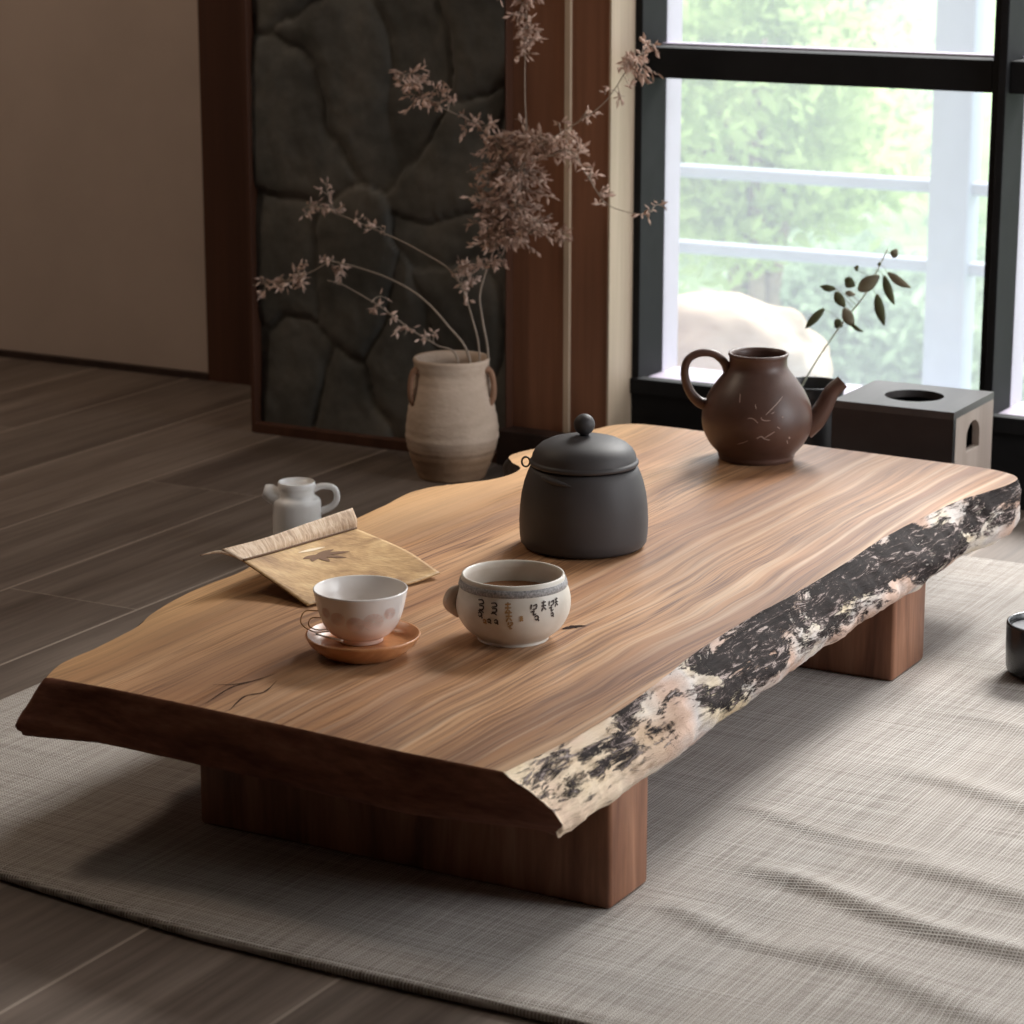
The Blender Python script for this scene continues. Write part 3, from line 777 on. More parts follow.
# ================================================================ TEAPOT
def teapot():
    RZ = radians(29)
    r = empty('teapot', (-1.314, 3.006, 0.1703), 'brown unglazed clay teapot without a lid near the window end of the slab table', 'teapot', rz=RZ)
    t = NT('brown_clay', rough=0.42, spec=0.45)
    a = t.noise(t.map((14, 14, 14)), 1, 5, 0.6); b = t.noise(t.obj(), 300, 3)
    t.color(t.ramp(a, [(0.3, (0.062, 0.030, 0.022)), (0.7, (0.105, 0.054, 0.040))])); t.bump(b, 0.15, 0.0008)
    M = t.m
    out = smooth_prof([(0.0465, 0.0), (0.0485, 0.004), (0.0500, 0.009), (0.0600, 0.021), (0.0675, 0.036), (0.0700, 0.052), (0.0672, 0.070), (0.0600, 0.086), (0.0515, 0.099), (0.0435, 0.109), (0.0385, 0.116), (0.0365, 0.122), (0.0368, 0.131)], 5)
    prof = [(0.0, 0.001), (0.040, 0.0)] + out + [(0.0382, 0.1335), (0.0375, 0.136), (0.0350, 0.136), (0.0335, 0.131), (0.033, 0.118), (0.042, 0.105), (0.060, 0.070), (0.055, 0.025), (0.0, 0.010)]
    link('body', lathe(bmesh.new(), prof, 96), M, r)
    # handle (local -X)
    h = catmull([(-0.037, 0, 0.107), (-0.042, 0, 0.122), (-0.056, 0, 0.134), (-0.075, 0, 0.135), (-0.089, 0, 0.126), (-0.0925, 0, 0.108), (-0.086, 0, 0.087), (-0.074, 0, 0.073), (-0.060, 0, 0.068)], 6)
    link('handle', tube(bmesh.new(), h, [0.0062, 0.0054, 0.0050, 0.0050, 0.0052, 0.0056, 0.0066, 0.0085], 14), M, r)
    # flared spout with an open lip (local +X)
    s = catmull([(0.060, 0, 0.038), (0.074, 0, 0.050), (0.085, 0, 0.068), (0.094, 0, 0.086), (0.107, 0, 0.0985)], 6)
    bm = bmesh.new(); tube(bm, s, [0.0150, 0.0135, 0.0115, 0.0100, 0.0090], 20, cap=False)
    tube(bm, s, [0.012, 0.011, 0.009, 0.0082, 0.0080], 20, cap=False)
    link('spout', bm, M, r)
    # incised line drawing on the side facing the room
    mk = simple('pale_incision', (0.42, 0.32, 0.28), 0.7, 0.2)
    bm = bmesh.new()
    P_ = [([(-0.0235, 0.093), (-0.024, 0.083)], .0013), ([(-0.004, 0.082), (-0.003, 0.077)], .0010), ([(0.009, 0.070), (0.018, 0.078), (0.026, 0.085), (0.031, 0.090)], .0009),
          ([(-0.014, 0.065), (-0.008, 0.0655), (-0.003, 0.063)], .0009), ([(0.003, 0.067), (0.006, 0.0635), (0.015, 0.0630)], .0010), ([(0.016, 0.071), (0.020, 0.073)], .0008),
          ([(-0.002, 0.040), (0.004, 0.043), (0.008, 0.040), (0.015, 0.038)], .0010), ([(0.008, 0.041), (0.016, 0.046), (0.021, 0.049)], .0010), ([(-0.012, 0.037), (-0.020, 0.033), (-0.026, 0.031)], .0007),
          ([(0.030, 0.067), (0.0325, 0.066)], .0016), ([(0.041, 0.040), (0.043, 0.038)], .0017), ([(0.038, 0.036), (0.040, 0.031)], .0010), ([(-0.004, 0.063), (0.0, 0.060)], .0008), ([(0.024, 0.055), (0.028, 0.052)], .0008)]
    outer = [(rr, z) for rr, z in out]
    for pts, wd in P_: stroke(bm, outer, catmull([(p[0], p[1], 0) for p in pts], 4) and [(v.x, v.y) for v in catmull([(p[0], p[1], 0) for p in pts], 4)], wd, base=CAMTH - RZ - radians(4))
    link('incised_lines', bm, mk, r)
teapot()

# ================================================================ CLAY VASE
def clay_vase():
    r = empty('clay_vase', (-1.965, 3.352, 0), 'tall beige rough clay vase with small ears holding dried branches on the floor', 'vase')
    t = NT('rough_beige_clay', rough=0.85, spec=0.15)
    a = t.noise(t.map((7, 7, 16)), 1, 5, 0.6, 0.4); b = t.noise(t.map((120, 120, 200)), 1, 4)
    sep = t.n('ShaderNodeSeparateXYZ'); t.l(t.obj(), sep.inputs[0])
    mr = t.n('ShaderNodeMapRange'); mr.inputs[1].default_value = 0.045; mr.inputs[2].default_value = 0.075; t.l(t.math('ADD', sep.outputs[2], t.math('MULTIPLY', a, 0.02)), mr.inputs[0])
    c = t.mix(mr.outputs[0], t.ramp(a, [(0.3, (0.23, 0.14, 0.085)), (0.7, (0.38, 0.25, 0.16))]), t.ramp(a, [(0.3, (0.42, 0.32, 0.245)), (0.7, (0.64, 0.51, 0.41))]))
    t.color(c); t.bump(b, 0.5, 0.002)
    M = t.m
    out = smooth_prof([(0.050, 0.0), (0.055, 0.012), (0.0615, 0.028), (0.0650, 0.040), (0.0668, 0.044), (0.0672, 0.050), (0.0690, 0.054), (0.0700, 0.060), (0.0705, 0.068), (0.0690, 0.085), (0.0650, 0.108), (0.0600, 0.132), (0.0565, 0.152), (0.0555, 0.165), (0.0570, 0.176)], 4)
    prof = [(0.0, 0.002), (0.044, 0.0)] + out + [(0.0578, 0.180), (0.0560, 0.1835), (0.0515, 0.182), (0.0505, 0.165), (0.058, 0.11), (0.060, 0.05), (0.0, 0.02)]
    def wob(rr, z, a): 
        return rr + 0.0012 * nz(cos(a) * 1.5, sin(a) * 1.5, z * 22) + 0.0005 * sin(z * 420), z
    link('body', lathe(bmesh.new(), prof, 96, wob), M, r)
    for nm, ang in (('ear', CAMTH + radians(72)), ('ear', CAMTH - radians(66))):
        d = Vector((cos(ang), sin(ang), 0))
        pts = catmull([d * 0.0555 + Vector((0, 0, 0.168)), d * 0.0625 + Vector((0, 0, 0.163)), d * 0.0665 + Vector((0, 0, 0.145)), d * 0.065 + Vector((0, 0, 0.124)), d * 0.0585 + Vector((0, 0, 0.114))], 5)
        link(nm, tube(bmesh.new(), pts, [0.0075, 0.0055, 0.0052, 0.0060, 0.0070], 12, flat=0.8), simple('orange_clay', (0.30, 0.17, 0.11), 0.8, 0.2, bump=0.3), r)
clay_vase()

# dried branches standing in the vase
def twig_mats():
    return (simple('dry_stem', (0.33, 0.27, 0.22), 0.8, 0.1), simple('dry_blossom', (0.52, 0.38, 0.315), 0.85, 0.08, var=0.35, vs=60), simple('dry_blossom_brown', (0.48, 0.335, 0.27), 0.85, 0.08, var=0.3, vs=60))
M_stem, M_blos, M_blos2 = twig_mats()
def petal(bm, p, d, L, wd):
    d = d.normalized(); s = d.orthogonal().normalized(); s.rotate(Matrix.Rotation(random.uniform(0, 6.28), 3, d)); u = d.cross(s)
    base = bm.verts.new(p); tip = bm.verts.new(p + d * L)
    mid = [bm.verts.new(p + d * L * 0.55 + (s * cos(a) * wd + u * sin(a) * wd * 0.5)) for a in (0, pi / 2, pi, 3 * pi / 2)]
    for i in range(4):
        bm.faces.new((base, mid[i], mid[(i + 1) % 4])); bm.faces.new((mid[i], tip, mid[(i + 1) % 4]))

def branch(name, label, mains, puffs, mat, group=None):
    """mains: list of (points, r0, r1); puffs: (x,y,z, spread_x, spread_z, count)"""
    r = empty(name, mains[0][0][0], label, 'branch', group=group)
    random.seed(len(label) * 7 + len(mains))
    o0 = Vector(mains[0][0][0])
    bs = bmesh.new(); bb = bmesh.new()
    curves = []
    for pts, r0, r1 in mains:
        c = catmull(pts, 8); curves += c
        tube(bs, [p - o0 for p in c], [r0, (r0 + r1) / 2, r1], 7)
    for (x, y, z, sx, sz, n) in puffs:
        c0 = Vector((x, y, z))
        n = int(n * 1.25); nt = max(3, n // 7)
        near = sorted(curves, key=lambda q: (q - c0).length)[:10]
        for k in range(nt):
            tgt = c0 + Vector((random.gauss(0, sx * 0.6), random.gauss(0, 0.018), random.gauss(0, sz * 0.6)))
            tgt.y = min(tgt.y, 3.448)
            st = min(random.sample(near, 4), key=lambda q: (q - tgt).length)
            mid = (st + tgt) / 2 + Vector((random.gauss(0, 0.004), 0, random.gauss(0.004, 0.004)))
            tw = catmull([st, mid, tgt], 4)
            tube(bs, [p - o0 for p in tw], [0.0007, 0.0004], 5, cap=False)
            per = max(4, int(n / nt))
            dirm = (tgt - st).normalized() if (tgt - st).length > 1e-4 else Vector((0, 0, 1))
            for q in range(per):
                f = 0.25 + 0.75 * (q / per) ** 0.7
                b = tw[min(len(tw) - 1, int(f * (len(tw) - 1)))]
                d = dirm * 0.8 + Vector((random.gauss(0, 0.7), random.gauss(0, 0.6), random.gauss(-0.25, 0.7)))
                petal(bb, b - o0 + Vector((random.gauss(0, 0.0015),) * 3), d, random.uniform(0.009, 0.018), random.uniform(0.0018, 0.0032))
    link('stem', bs, M_stem, r); link('blossoms', bb, mat, r, smooth=False)

branch('dried_branch', 'dried branch arching farthest left out of the clay vase with two tufts',
       [([(-1.935, 3.35, 0.09), (-1.930, 3.345, 0.186), (-1.966, 3.34, 0.235), (-2.009, 3.335, 0.274), (-2.061, 3.33, 0.298), (-2.123, 3.325, 0.313), (-2.159, 3.32, 0.318)], 0.0022, 0.0009),
        ([(-2.159, 3.32, 0.318), (-2.19, 3.32, 0.300), (-2.235, 3.32, 0.283), (-2.300, 3.32, 0.270)], 0.0009, 0.0005)],
       [(-2.150, 3.32, 0.308, 0.018, 0.016, 34), (-2.225, 3.32, 0.278, 0.022, 0.009, 50), (-2.270, 3.32, 0.272, 0.015, 0.007, 26), (-2.215, 3.32, 0.31, 0.006, 0.010, 6)], M_blos)
branch('dried_branch', 'short dried branch with hanging buds, lowest on the left of the vase',
       [([(-1.95, 3.34, 0.09), (-1.945, 3.335, 0.186), (-1.975, 3.325, 0.205), (-2.012, 3.315, 0.226), (-2.062, 3.31, 0.257), (-2.125, 3.305, 0.286), (-2.15, 3.30, 0.292)], 0.0015, 0.0006)],
       [(-2.02, 3.31, 0.222, 0.008, 0.006, 8), (-2.05, 3.31, 0.240, 0.008, 0.008, 8), (-2.08, 3.31, 0.256, 0.008, 0.008, 8), (-1.985, 3.32, 0.215, 0.008, 0.008, 8)], M_blos)
branch('dried_branch', 'straight dried twig with small buds reaching up-left across the stone',
       [([(-1.925, 3.36, 0.09), (-1.921, 3.36, 0.186), (-1.932, 3.36, 0.239), (-1.962, 3.36, 0.305), (-2.026, 3.36, 0.339), (-2.096, 3.36, 0.363), (-2.203, 3.36, 0.392), (-2.231, 3.36, 0.388)], 0.0016, 0.0008),
        ([(-2.170, 3.36, 0.383), (-2.183, 3.36, 0.405), (-2.190, 3.36, 0.432)], 0.0006, 0.0004)],
       [(-2.215, 3.36, 0.388, 0.018, 0.010, 26), (-2.170, 3.36, 0.392, 0.010, 0.010, 10), (-2.10, 3.36, 0.373, 0.006, 0.008, 8), (-2.13, 3.36, 0.372, 0.006, 0.006, 6), (-2.19, 3.36, 0.42, 0.004, 0.010, 6),
        (-1.945, 3.36, 0.30, 0.020, 0.018, 60), (-1.93, 3.36, 0.325, 0.018, 0.014, 30)], M_blos)
branch('dried_branch', 'tallest dried branch with dense brown sprays before the wooden wall',
       [([(-1.915, 3.37, 0.09), (-1.912, 3.37, 0.187), (-1.925, 3.375, 0.243), (-1.930, 3.38, 0.285), (-1.905, 3.39, 0.362), (-1.871, 3.39, 0.438), (-1.858, 3.39, 0.497), (-1.858, 3.385, 0.569), (-1.855, 3.38, 0.634), (-1.851, 3.38, 0.74)], 0.0020, 0.0007),
        ([(-1.866, 3.39, 0.455), (-1.905, 3.37, 0.509), (-1.938, 3.36, 0.536), (-1.989, 3.35, 0.559), (-2.044, 3.35, 0.597)], 0.0012, 0.0005),
        ([(-1.88, 3.39, 0.42), (-1.846, 3.37, 0.490), (-1.789, 3.35, 0.522), (-1.709, 3.34, 0.571), (-1.662, 3.33, 0.627), (-1.639, 3.33, 0.651)], 0.0013, 0.0005),
        ([(-1.838, 3.37, 0.480), (-1.772, 3.36, 0.500), (-1.737, 3.35, 0.468), (-1.704, 3.35, 0.429), (-1.65, 3.35, 0.418), (-1.630, 3.35, 0.425)], 0.0010, 0.0004),
        ([(-1.905, 3.39, 0.362), (-1.86, 3.38, 0.372), (-1.80, 3.38, 0.378)], 0.0008, 0.0004)],
       [(-1.850, 3.38, 0.665, 0.018, 0.035, 110), (-1.848, 3.38, 0.715, 0.022, 0.02, 60),
        (-2.030, 3.35, 0.590, 0.018, 0.022, 80), (-1.995, 3.35, 0.562, 0.026, 0.014, 50), (-1.965, 3.35, 0.578, 0.012, 0.008, 22), (-1.935, 3.36, 0.532, 0.020, 0.012, 40),
        (-1.890, 3.39, 0.500, 0.0378, 0.024, 221), (-1.830, 3.37, 0.505, 0.0459, 0.0192, 221), (-1.775, 3.36, 0.520, 0.022, 0.014, 60), (-1.735, 3.35, 0.550, 0.010, 0.010, 14),
        (-1.900, 3.39, 0.455, 0.0405, 0.026399999999999996, 255), (-1.860, 3.39, 0.440, 0.0405, 0.026399999999999996, 187), (-1.905, 3.39, 0.400, 0.0378, 0.024, 238), (-1.855, 3.39, 0.395, 0.0405, 0.024, 187),
        (-1.89, 3.39, 0.360, 0.0405, 0.018, 153), (-1.825, 3.38, 0.385, 0.022, 0.016, 50), (-1.935, 3.385, 0.42, 0.02, 0.02, 90), (-1.925, 3.385, 0.365, 0.02, 0.02, 90), (-1.90, 3.385, 0.335, 0.02, 0.012, 50), (-1.795, 3.38, 0.375, 0.010, 0.016, 26),
        (-1.650, 3.33, 0.640, 0.018, 0.022, 80), (-1.640, 3.33, 0.612, 0.014, 0.012, 30), (-1.685, 3.34, 0.58, 0.008, 0.008, 10),
        (-1.765, 3.36, 0.492, 0.020, 0.012, 50), (-1.735, 3.35, 0.462, 0.014, 0.012, 24), (-1.710, 3.35, 0.435, 0.010, 0.008, 14), (-1.640, 3.35, 0.423, 0.012, 0.006, 16)], M_blos2)

# ================================================================ BLACK JAR WITH LEAF SPRIG
def black_jar():
    r = empty('black_jar', (-1.434, 3.475, 0), 'black wide-mouthed jar below the window, mostly hidden behind the brown teapot', 'jar')
    M = simple('black_glaze', (0.014, 0.013, 0.014), 0.35, 0.5, var=0.2)
    prof = [(0.0, 0.0), (0.034, 0.0), (0.040, 0.01), (0.046, 0.05), (0.048, 0.10), (0.046, 0.135), (0.046, 0.158), (0.0485, 0.171), (0.047, 0.174), (0.044, 0.171), (0.042, 0.15), (0.042, 0.10), (0.038, 0.02), (0.0, 0.012)]
    link('body', lathe(bmesh.new(), smooth_prof(prof[1:], 3), 64), M, r)
    return r
black_jar()

def leaf_sprig():
    base = Vector((-1.474, 3.475, 0.10))
    r = empty('leaf_sprig', base, 'thin green sprig with narrow olive leaves leaning right from the black jar', 'plant')
    st = catmull([base, (-1.458, 3.48, 0.152), (-1.433, 3.485, 0.203), (-1.396, 3.49, 0.262), (-1.367, 3.495, 0.302), (-1.352, 3.50, 0.335), (-1.335, 3.50, 0.372)], 8)
    Ms = simple('sprig_stem', (0.55, 0.58, 0.46), 0.6, 0.3)
    ml = [simple('olive_leaf', (0.12, 0.13, 0.065), 0.6, 0.3, var=0.3), simple('grey_olive_leaf', (0.26, 0.24, 0.17), 0.6, 0.3, var=0.25)]
    bm = bmesh.new(); tube(bm, [p - base for p in st], [0.0017, 0.0013, 0.0011, 0.0009], 8)
    link('stem', bm, Ms, r)
    # (base px-like positions given in metres in the sprig's plane): start, end, width
    def q(px, py):   # metres: horizontal across the view of the sprig, height
        return (-1.396 + (px - 845) / 715 * 1.0, 3.49, 0.262 - (py - 322) / 700)
    L = [((824, 309), (804, 331), 7, 0), ((836, 320), (845, 326), 9, 0), ((846, 307), (857, 325), 10, 1), ((854, 321), (868, 329), 4, 0), ((836, 291), (847, 306), 9, 0),
         ((836, 288), (819, 287), 6, 0), ((847, 291), (858, 292), 5, 1), ((846, 277), (857, 284), 10, 0), ((861, 288), (883, 271), 12, 1), ((881, 290), (890, 321), 9, 0),
         ((888, 271), (900, 299), 8, 0), ((892, 268), (917, 281), 8, 1), ((897, 252), (901, 243), 7, 1), ((858, 268), (860, 262), 4, 0), ((883, 262), (884, 257), 3, 0)]
    for i, (a, b, wd, mi) in enumerate(L):
        A = Vector(q(*a)); Bv = Vector(q(*b)); wm = wd / 715 * 0.62
        d = Bv - A; Lg = d.length; d.normalize(); dep = random.uniform(-0.25, 0.25)
        nrm = Vector((0.35 * dep, -1, dep)).normalized(); s = d.cross(nrm).normalized(); nn = s.cross(d)
        bm = bmesh.new(); n = 9; rows = []
        for k in range(n + 1):
            t = k / n; c = A + d * Lg * t + nn * (0.0035 * sin(pi * t)) ; ww = wm * sin(pi * min(0.98, max(0.04, t)) ** 0.85) ** 0.7
            rows.append([bm.verts.new(c + s * ww * e - nn * abs(e) * wm * 0.3 - base) for e in (-1, -0.5, 0, 0.5, 1)])
        for k in range(n):
            for e in range(4): bm.faces.new((rows[k][e], rows[k][e + 1], rows[k + 1][e + 1], rows[k + 1][e]))
        # little stalk to the nearest point of the stem
        near = min(st, key=lambda p: (p - A).length)
        tube(bm, catmull([near - base, (near + A) / 2 - base + Vector((0, 0, 0.003)), A - base], 3), 0.0004, 5)
        o = link('leaf', bm, ml[mi], r)
        md = o.modifiers.new('thickness', 'SOLIDIFY'); md.thickness = 0.0004
leaf_sprig()

# ================================================================ BOX WITH ROUND OPENING
def plate(bm, outer, hole, T, mp):
    """flat plate with one hole; outer/hole are 2D loops, mp maps (u, v, depth) to 3D"""
    def loop(pts, d): return [bm.verts.new(mp(u, v, d)) for u, v in pts]
    O0, H0, O1, H1 = loop(outer, 0), loop(hole, 0), loop(outer, T), loop(hole, T)
    for O, Hh in ((O0, H0), (O1, H1)):
        es = [bm.edges.new((O[i], O[(i + 1) % len(O)])) for i in range(len(O))] + [bm.edges.new((Hh[i], Hh[(i + 1) % len(Hh)])) for i in range(len(Hh))]
        bmesh.ops.triangle_fill(bm, use_beauty=True, edges=es)
    for A, C in ((O0, O1), (H0, H1)):
        for i in range(len(A)):
            j = (i + 1) % len(A); bm.faces.new((A[i], A[j], C[j], C[i]))

def tissue_box():
    x0, x1, y0, y1, h = -1.311, -1.139, 3.25, 3.409, 0.2015
    r = empty('storage_box', ((x0 + x1) / 2, (y0 + y1) / 2, 0), 'dark wooden box with a round top opening and arched end hole by the window', 'box')
    W, D = (x1 - x0), (y1 - y0); T = 0.010
    Mt = plain_wood('dark_lacquer', ((0.040, 0.034, 0.033), (0.060, 0.052, 0.050)), False, 0.45, 0.4)
    Me = plain_wood('lit_end_wood', ((0.24, 0.19, 0.16), (0.34, 0.28, 0.24)), True, 0.6, 0.3)  # same dark box, lightened: side light on the end painted into the wood tone
    Mf = simple('black_lacquer', (0.016, 0.014, 0.014), 0.4, 0.4, var=0.2)
    hole = [(0.0 + 0.040 * cos(a), 0.002 + 0.040 * sin(a)) for a in [2 * pi * k / 48 for k in range(48)]]
    rect = lambda a, b, c, d: [(a, c), (b, c), (b, d), (a, d)]
    bm = bmesh.new(); plate(bm, rect(-W / 2, W / 2, -D / 2, D / 2), hole, T, lambda u, v, d: (u, v, h - d))
    o = link('top_panel', bm, Mt, r, smooth=False); o['label'] = 'dark top panel with a round opening'
    arch = [(-0.026, -0.018), (0.026, -0.018)] + [(0.026 * cos(a), 0.002 + 0.022 * sin(a)) for a in [pi * k / 20 for k in range(21)]]
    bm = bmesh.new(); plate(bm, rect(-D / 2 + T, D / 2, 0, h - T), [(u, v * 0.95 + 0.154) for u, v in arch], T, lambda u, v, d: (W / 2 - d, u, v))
    o = link('end_panel', bm, Me, r, smooth=False); o['label'] = 'end panel with an arched hole, window light painted into its colour'
    link('end_panel', B(-W / 2, -W / 2 + T, -D / 2, D / 2, 0, h - T), Mf, r, smooth=False)
    o = link('front_panel', B(-W / 2 + T, W / 2, -D / 2, -D / 2 + T, 0, h - T), Mf, r, smooth=False); o['label'] = 'black front panel'
    link('back_panel', B(-W / 2 + T, W / 2 - T, D / 2 - T, D / 2, 0, h - T), Mf, r, smooth=False)
    link('base_panel', B(-W / 2 + T, W / 2 - T, -D / 2 + T, D / 2 - T, 0, T), Mf, r, smooth=False)
tissue_box()

# ================================================================ WHITE TEACUP ON SAUCER
M_porc = simple('white_porcelain', (0.72, 0.68, 0.65), 0.22, 0.5, var=0.03)
def saucer():
    r = empty('saucer', (-1.302, 2.050, 0.1703), 'orange-brown wooden saucer under the white teacup', 'saucer')
    t = NT('orange_wood_saucer', rough=0.35, spec=0.45)
    a = t.noise(t.map((30, 120, 30)), 1, 4)
    t.color(t.ramp(a, [(0.3, (0.42, 0.17, 0.065)), (0.7, (0.60, 0.28, 0.12))]))
    prof = [(0.0, 0.0), (0.034, 0.0), (0.037, 0.001), (0.045, 0.006), (0.0515, 0.012), (0.0548, 0.018), (0.0555, 0.0195), (0.0550, 0.0208), (0.0535, 0.0205), (0.0495, 0.0145), (0.043, 0.0105), (0.034, 0.0100), (0.0, 0.0100)]
    link('dish', lathe(bmesh.new(), prof, 96), t.m, r)
saucer()
def teacup():
    r = empty('teacup', (-1.3095, 2.0585, 0.1810), 'white porcelain teacup with a faint pink pattern standing on the orange saucer', 'cup')
    out = smooth_prof([(0.0215, 0.0), (0.0220, 0.003), (0.0225, 0.0045), (0.0290, 0.0085), (0.0355, 0.0165), (0.0400, 0.027), (0.0430, 0.039), (0.0452, 0.050)], 5)
    prof = [(0.0, 0.002), (0.019, 0.002), (0.020, 0.0)] + out + [(0.0456, 0.0515), (0.0448, 0.0523), (0.0438, 0.0515), (0.0405, 0.038), (0.036, 0.025), (0.028, 0.014), (0.015, 0.009), (0.0, 0.008)]
    t = NT('pink_tinted_porcelain', rough=0.25, spec=0.5)
    sep = t.n('ShaderNodeSeparateXYZ'); t.l(t.obj(), sep.inputs[0])
    mr = t.n('ShaderNodeMapRange'); mr.inputs[1].default_value = 0.030; mr.inputs[2].default_value = 0.004; t.l(sep.outputs[2], mr.inputs[0])
    t.color(t.mix(t.math('MULTIPLY', mr.outputs[0], 0.8), (0.74, 0.70, 0.67), (0.72, 0.50, 0.41)))
    link('bowl', lathe(bmesh.new(), prof, 96), t.m, r)
    bm = bmesh.new()
    for cx0, cz, s in ((0.015, 0.029, 1.15), (-0.003, 0.027, 1.0), (-0.021, 0.031, 0.9), (0.033, 0.035, 0.8), (-0.036, 0.035, 0.7)):
        for k in range(5):
            rr = 0.0085 * s * (1 - k * 0.19)
            stroke(bm, out, [(cx0 + rr * cos(a), cz + rr * 0.85 * sin(a)) for a in [2 * pi * j / 12 for j in range(13)]], 0.0007, lift=0.0003)
        for k in range(7):
            a = k * 0.52; stroke(bm, out, [(cx0 + 0.003 * s * cos(a), cz + 0.003 * s * sin(a)), (cx0 + 0.0085 * s * cos(a), cz + 0.0072 * s * sin(a))], 0.0006, lift=0.0003)
    o = link('flower_pattern', bm, simple('pink_enamel', (0.68, 0.50, 0.44), 0.3, 0.5), r); o['label'] = 'faint pink flower pattern'
    # fine wire loops at the left side
    bm = bmesh.new(); a0 = CAMTH - radians(80); d = Vector((cos(a0), sin(a0), 0)); tn = Vector((cos(CAMTH), sin(CAMTH), 0))
    for q, (z0, z1, ex) in enumerate(((0.031, 0.010, 0.016), (0.024, 0.012, 0.011))):
        ra, rb = radius_at(out, z0), radius_at(out, z1)
        pts = catmull([d * ra + Vector((0, 0, z0)), d * (ra + ex * 0.8) + Vector((0, 0, z0 + 0.001)) + tn * 0.004, d * (ra + ex) + Vector((0, 0, (z0 + z1) / 2)) + tn * 0.005, d * (rb + ex * 0.9) + Vector((0, 0, z1 + 0.001)) + tn * 0.003, d * rb + Vector((0, 0, z1))], 6)
        tube(bm, pts, 0.0006, 7)
    link('wire_handle', bm, simple('golden_wire', (0.50, 0.32, 0.16), 0.35, 0.5, 0.6), r)
teacup()
def tea_pick():
    o0 = Vector((-1.322, 2.012, 0.1840))
    bm = bmesh.new()
    pts = catmull([(0.0123, 0.0146, 0.0040), (0.0006, 0.0099, 0.0065), (-0.0146, 0.0090, 0.0085)], 5)
    tube(bm, pts, [0.0016, 0.0011, 0.0009], 8)
    o = link('tea_pick', bm, simple('pale_metal', (0.7, 0.62, 0.55), 0.3, 0.5, 0.4)); o.location = o0
    tag(o, 'short pale tea pick lying in the saucer beside the white cup', 'pick')
tea_pick()

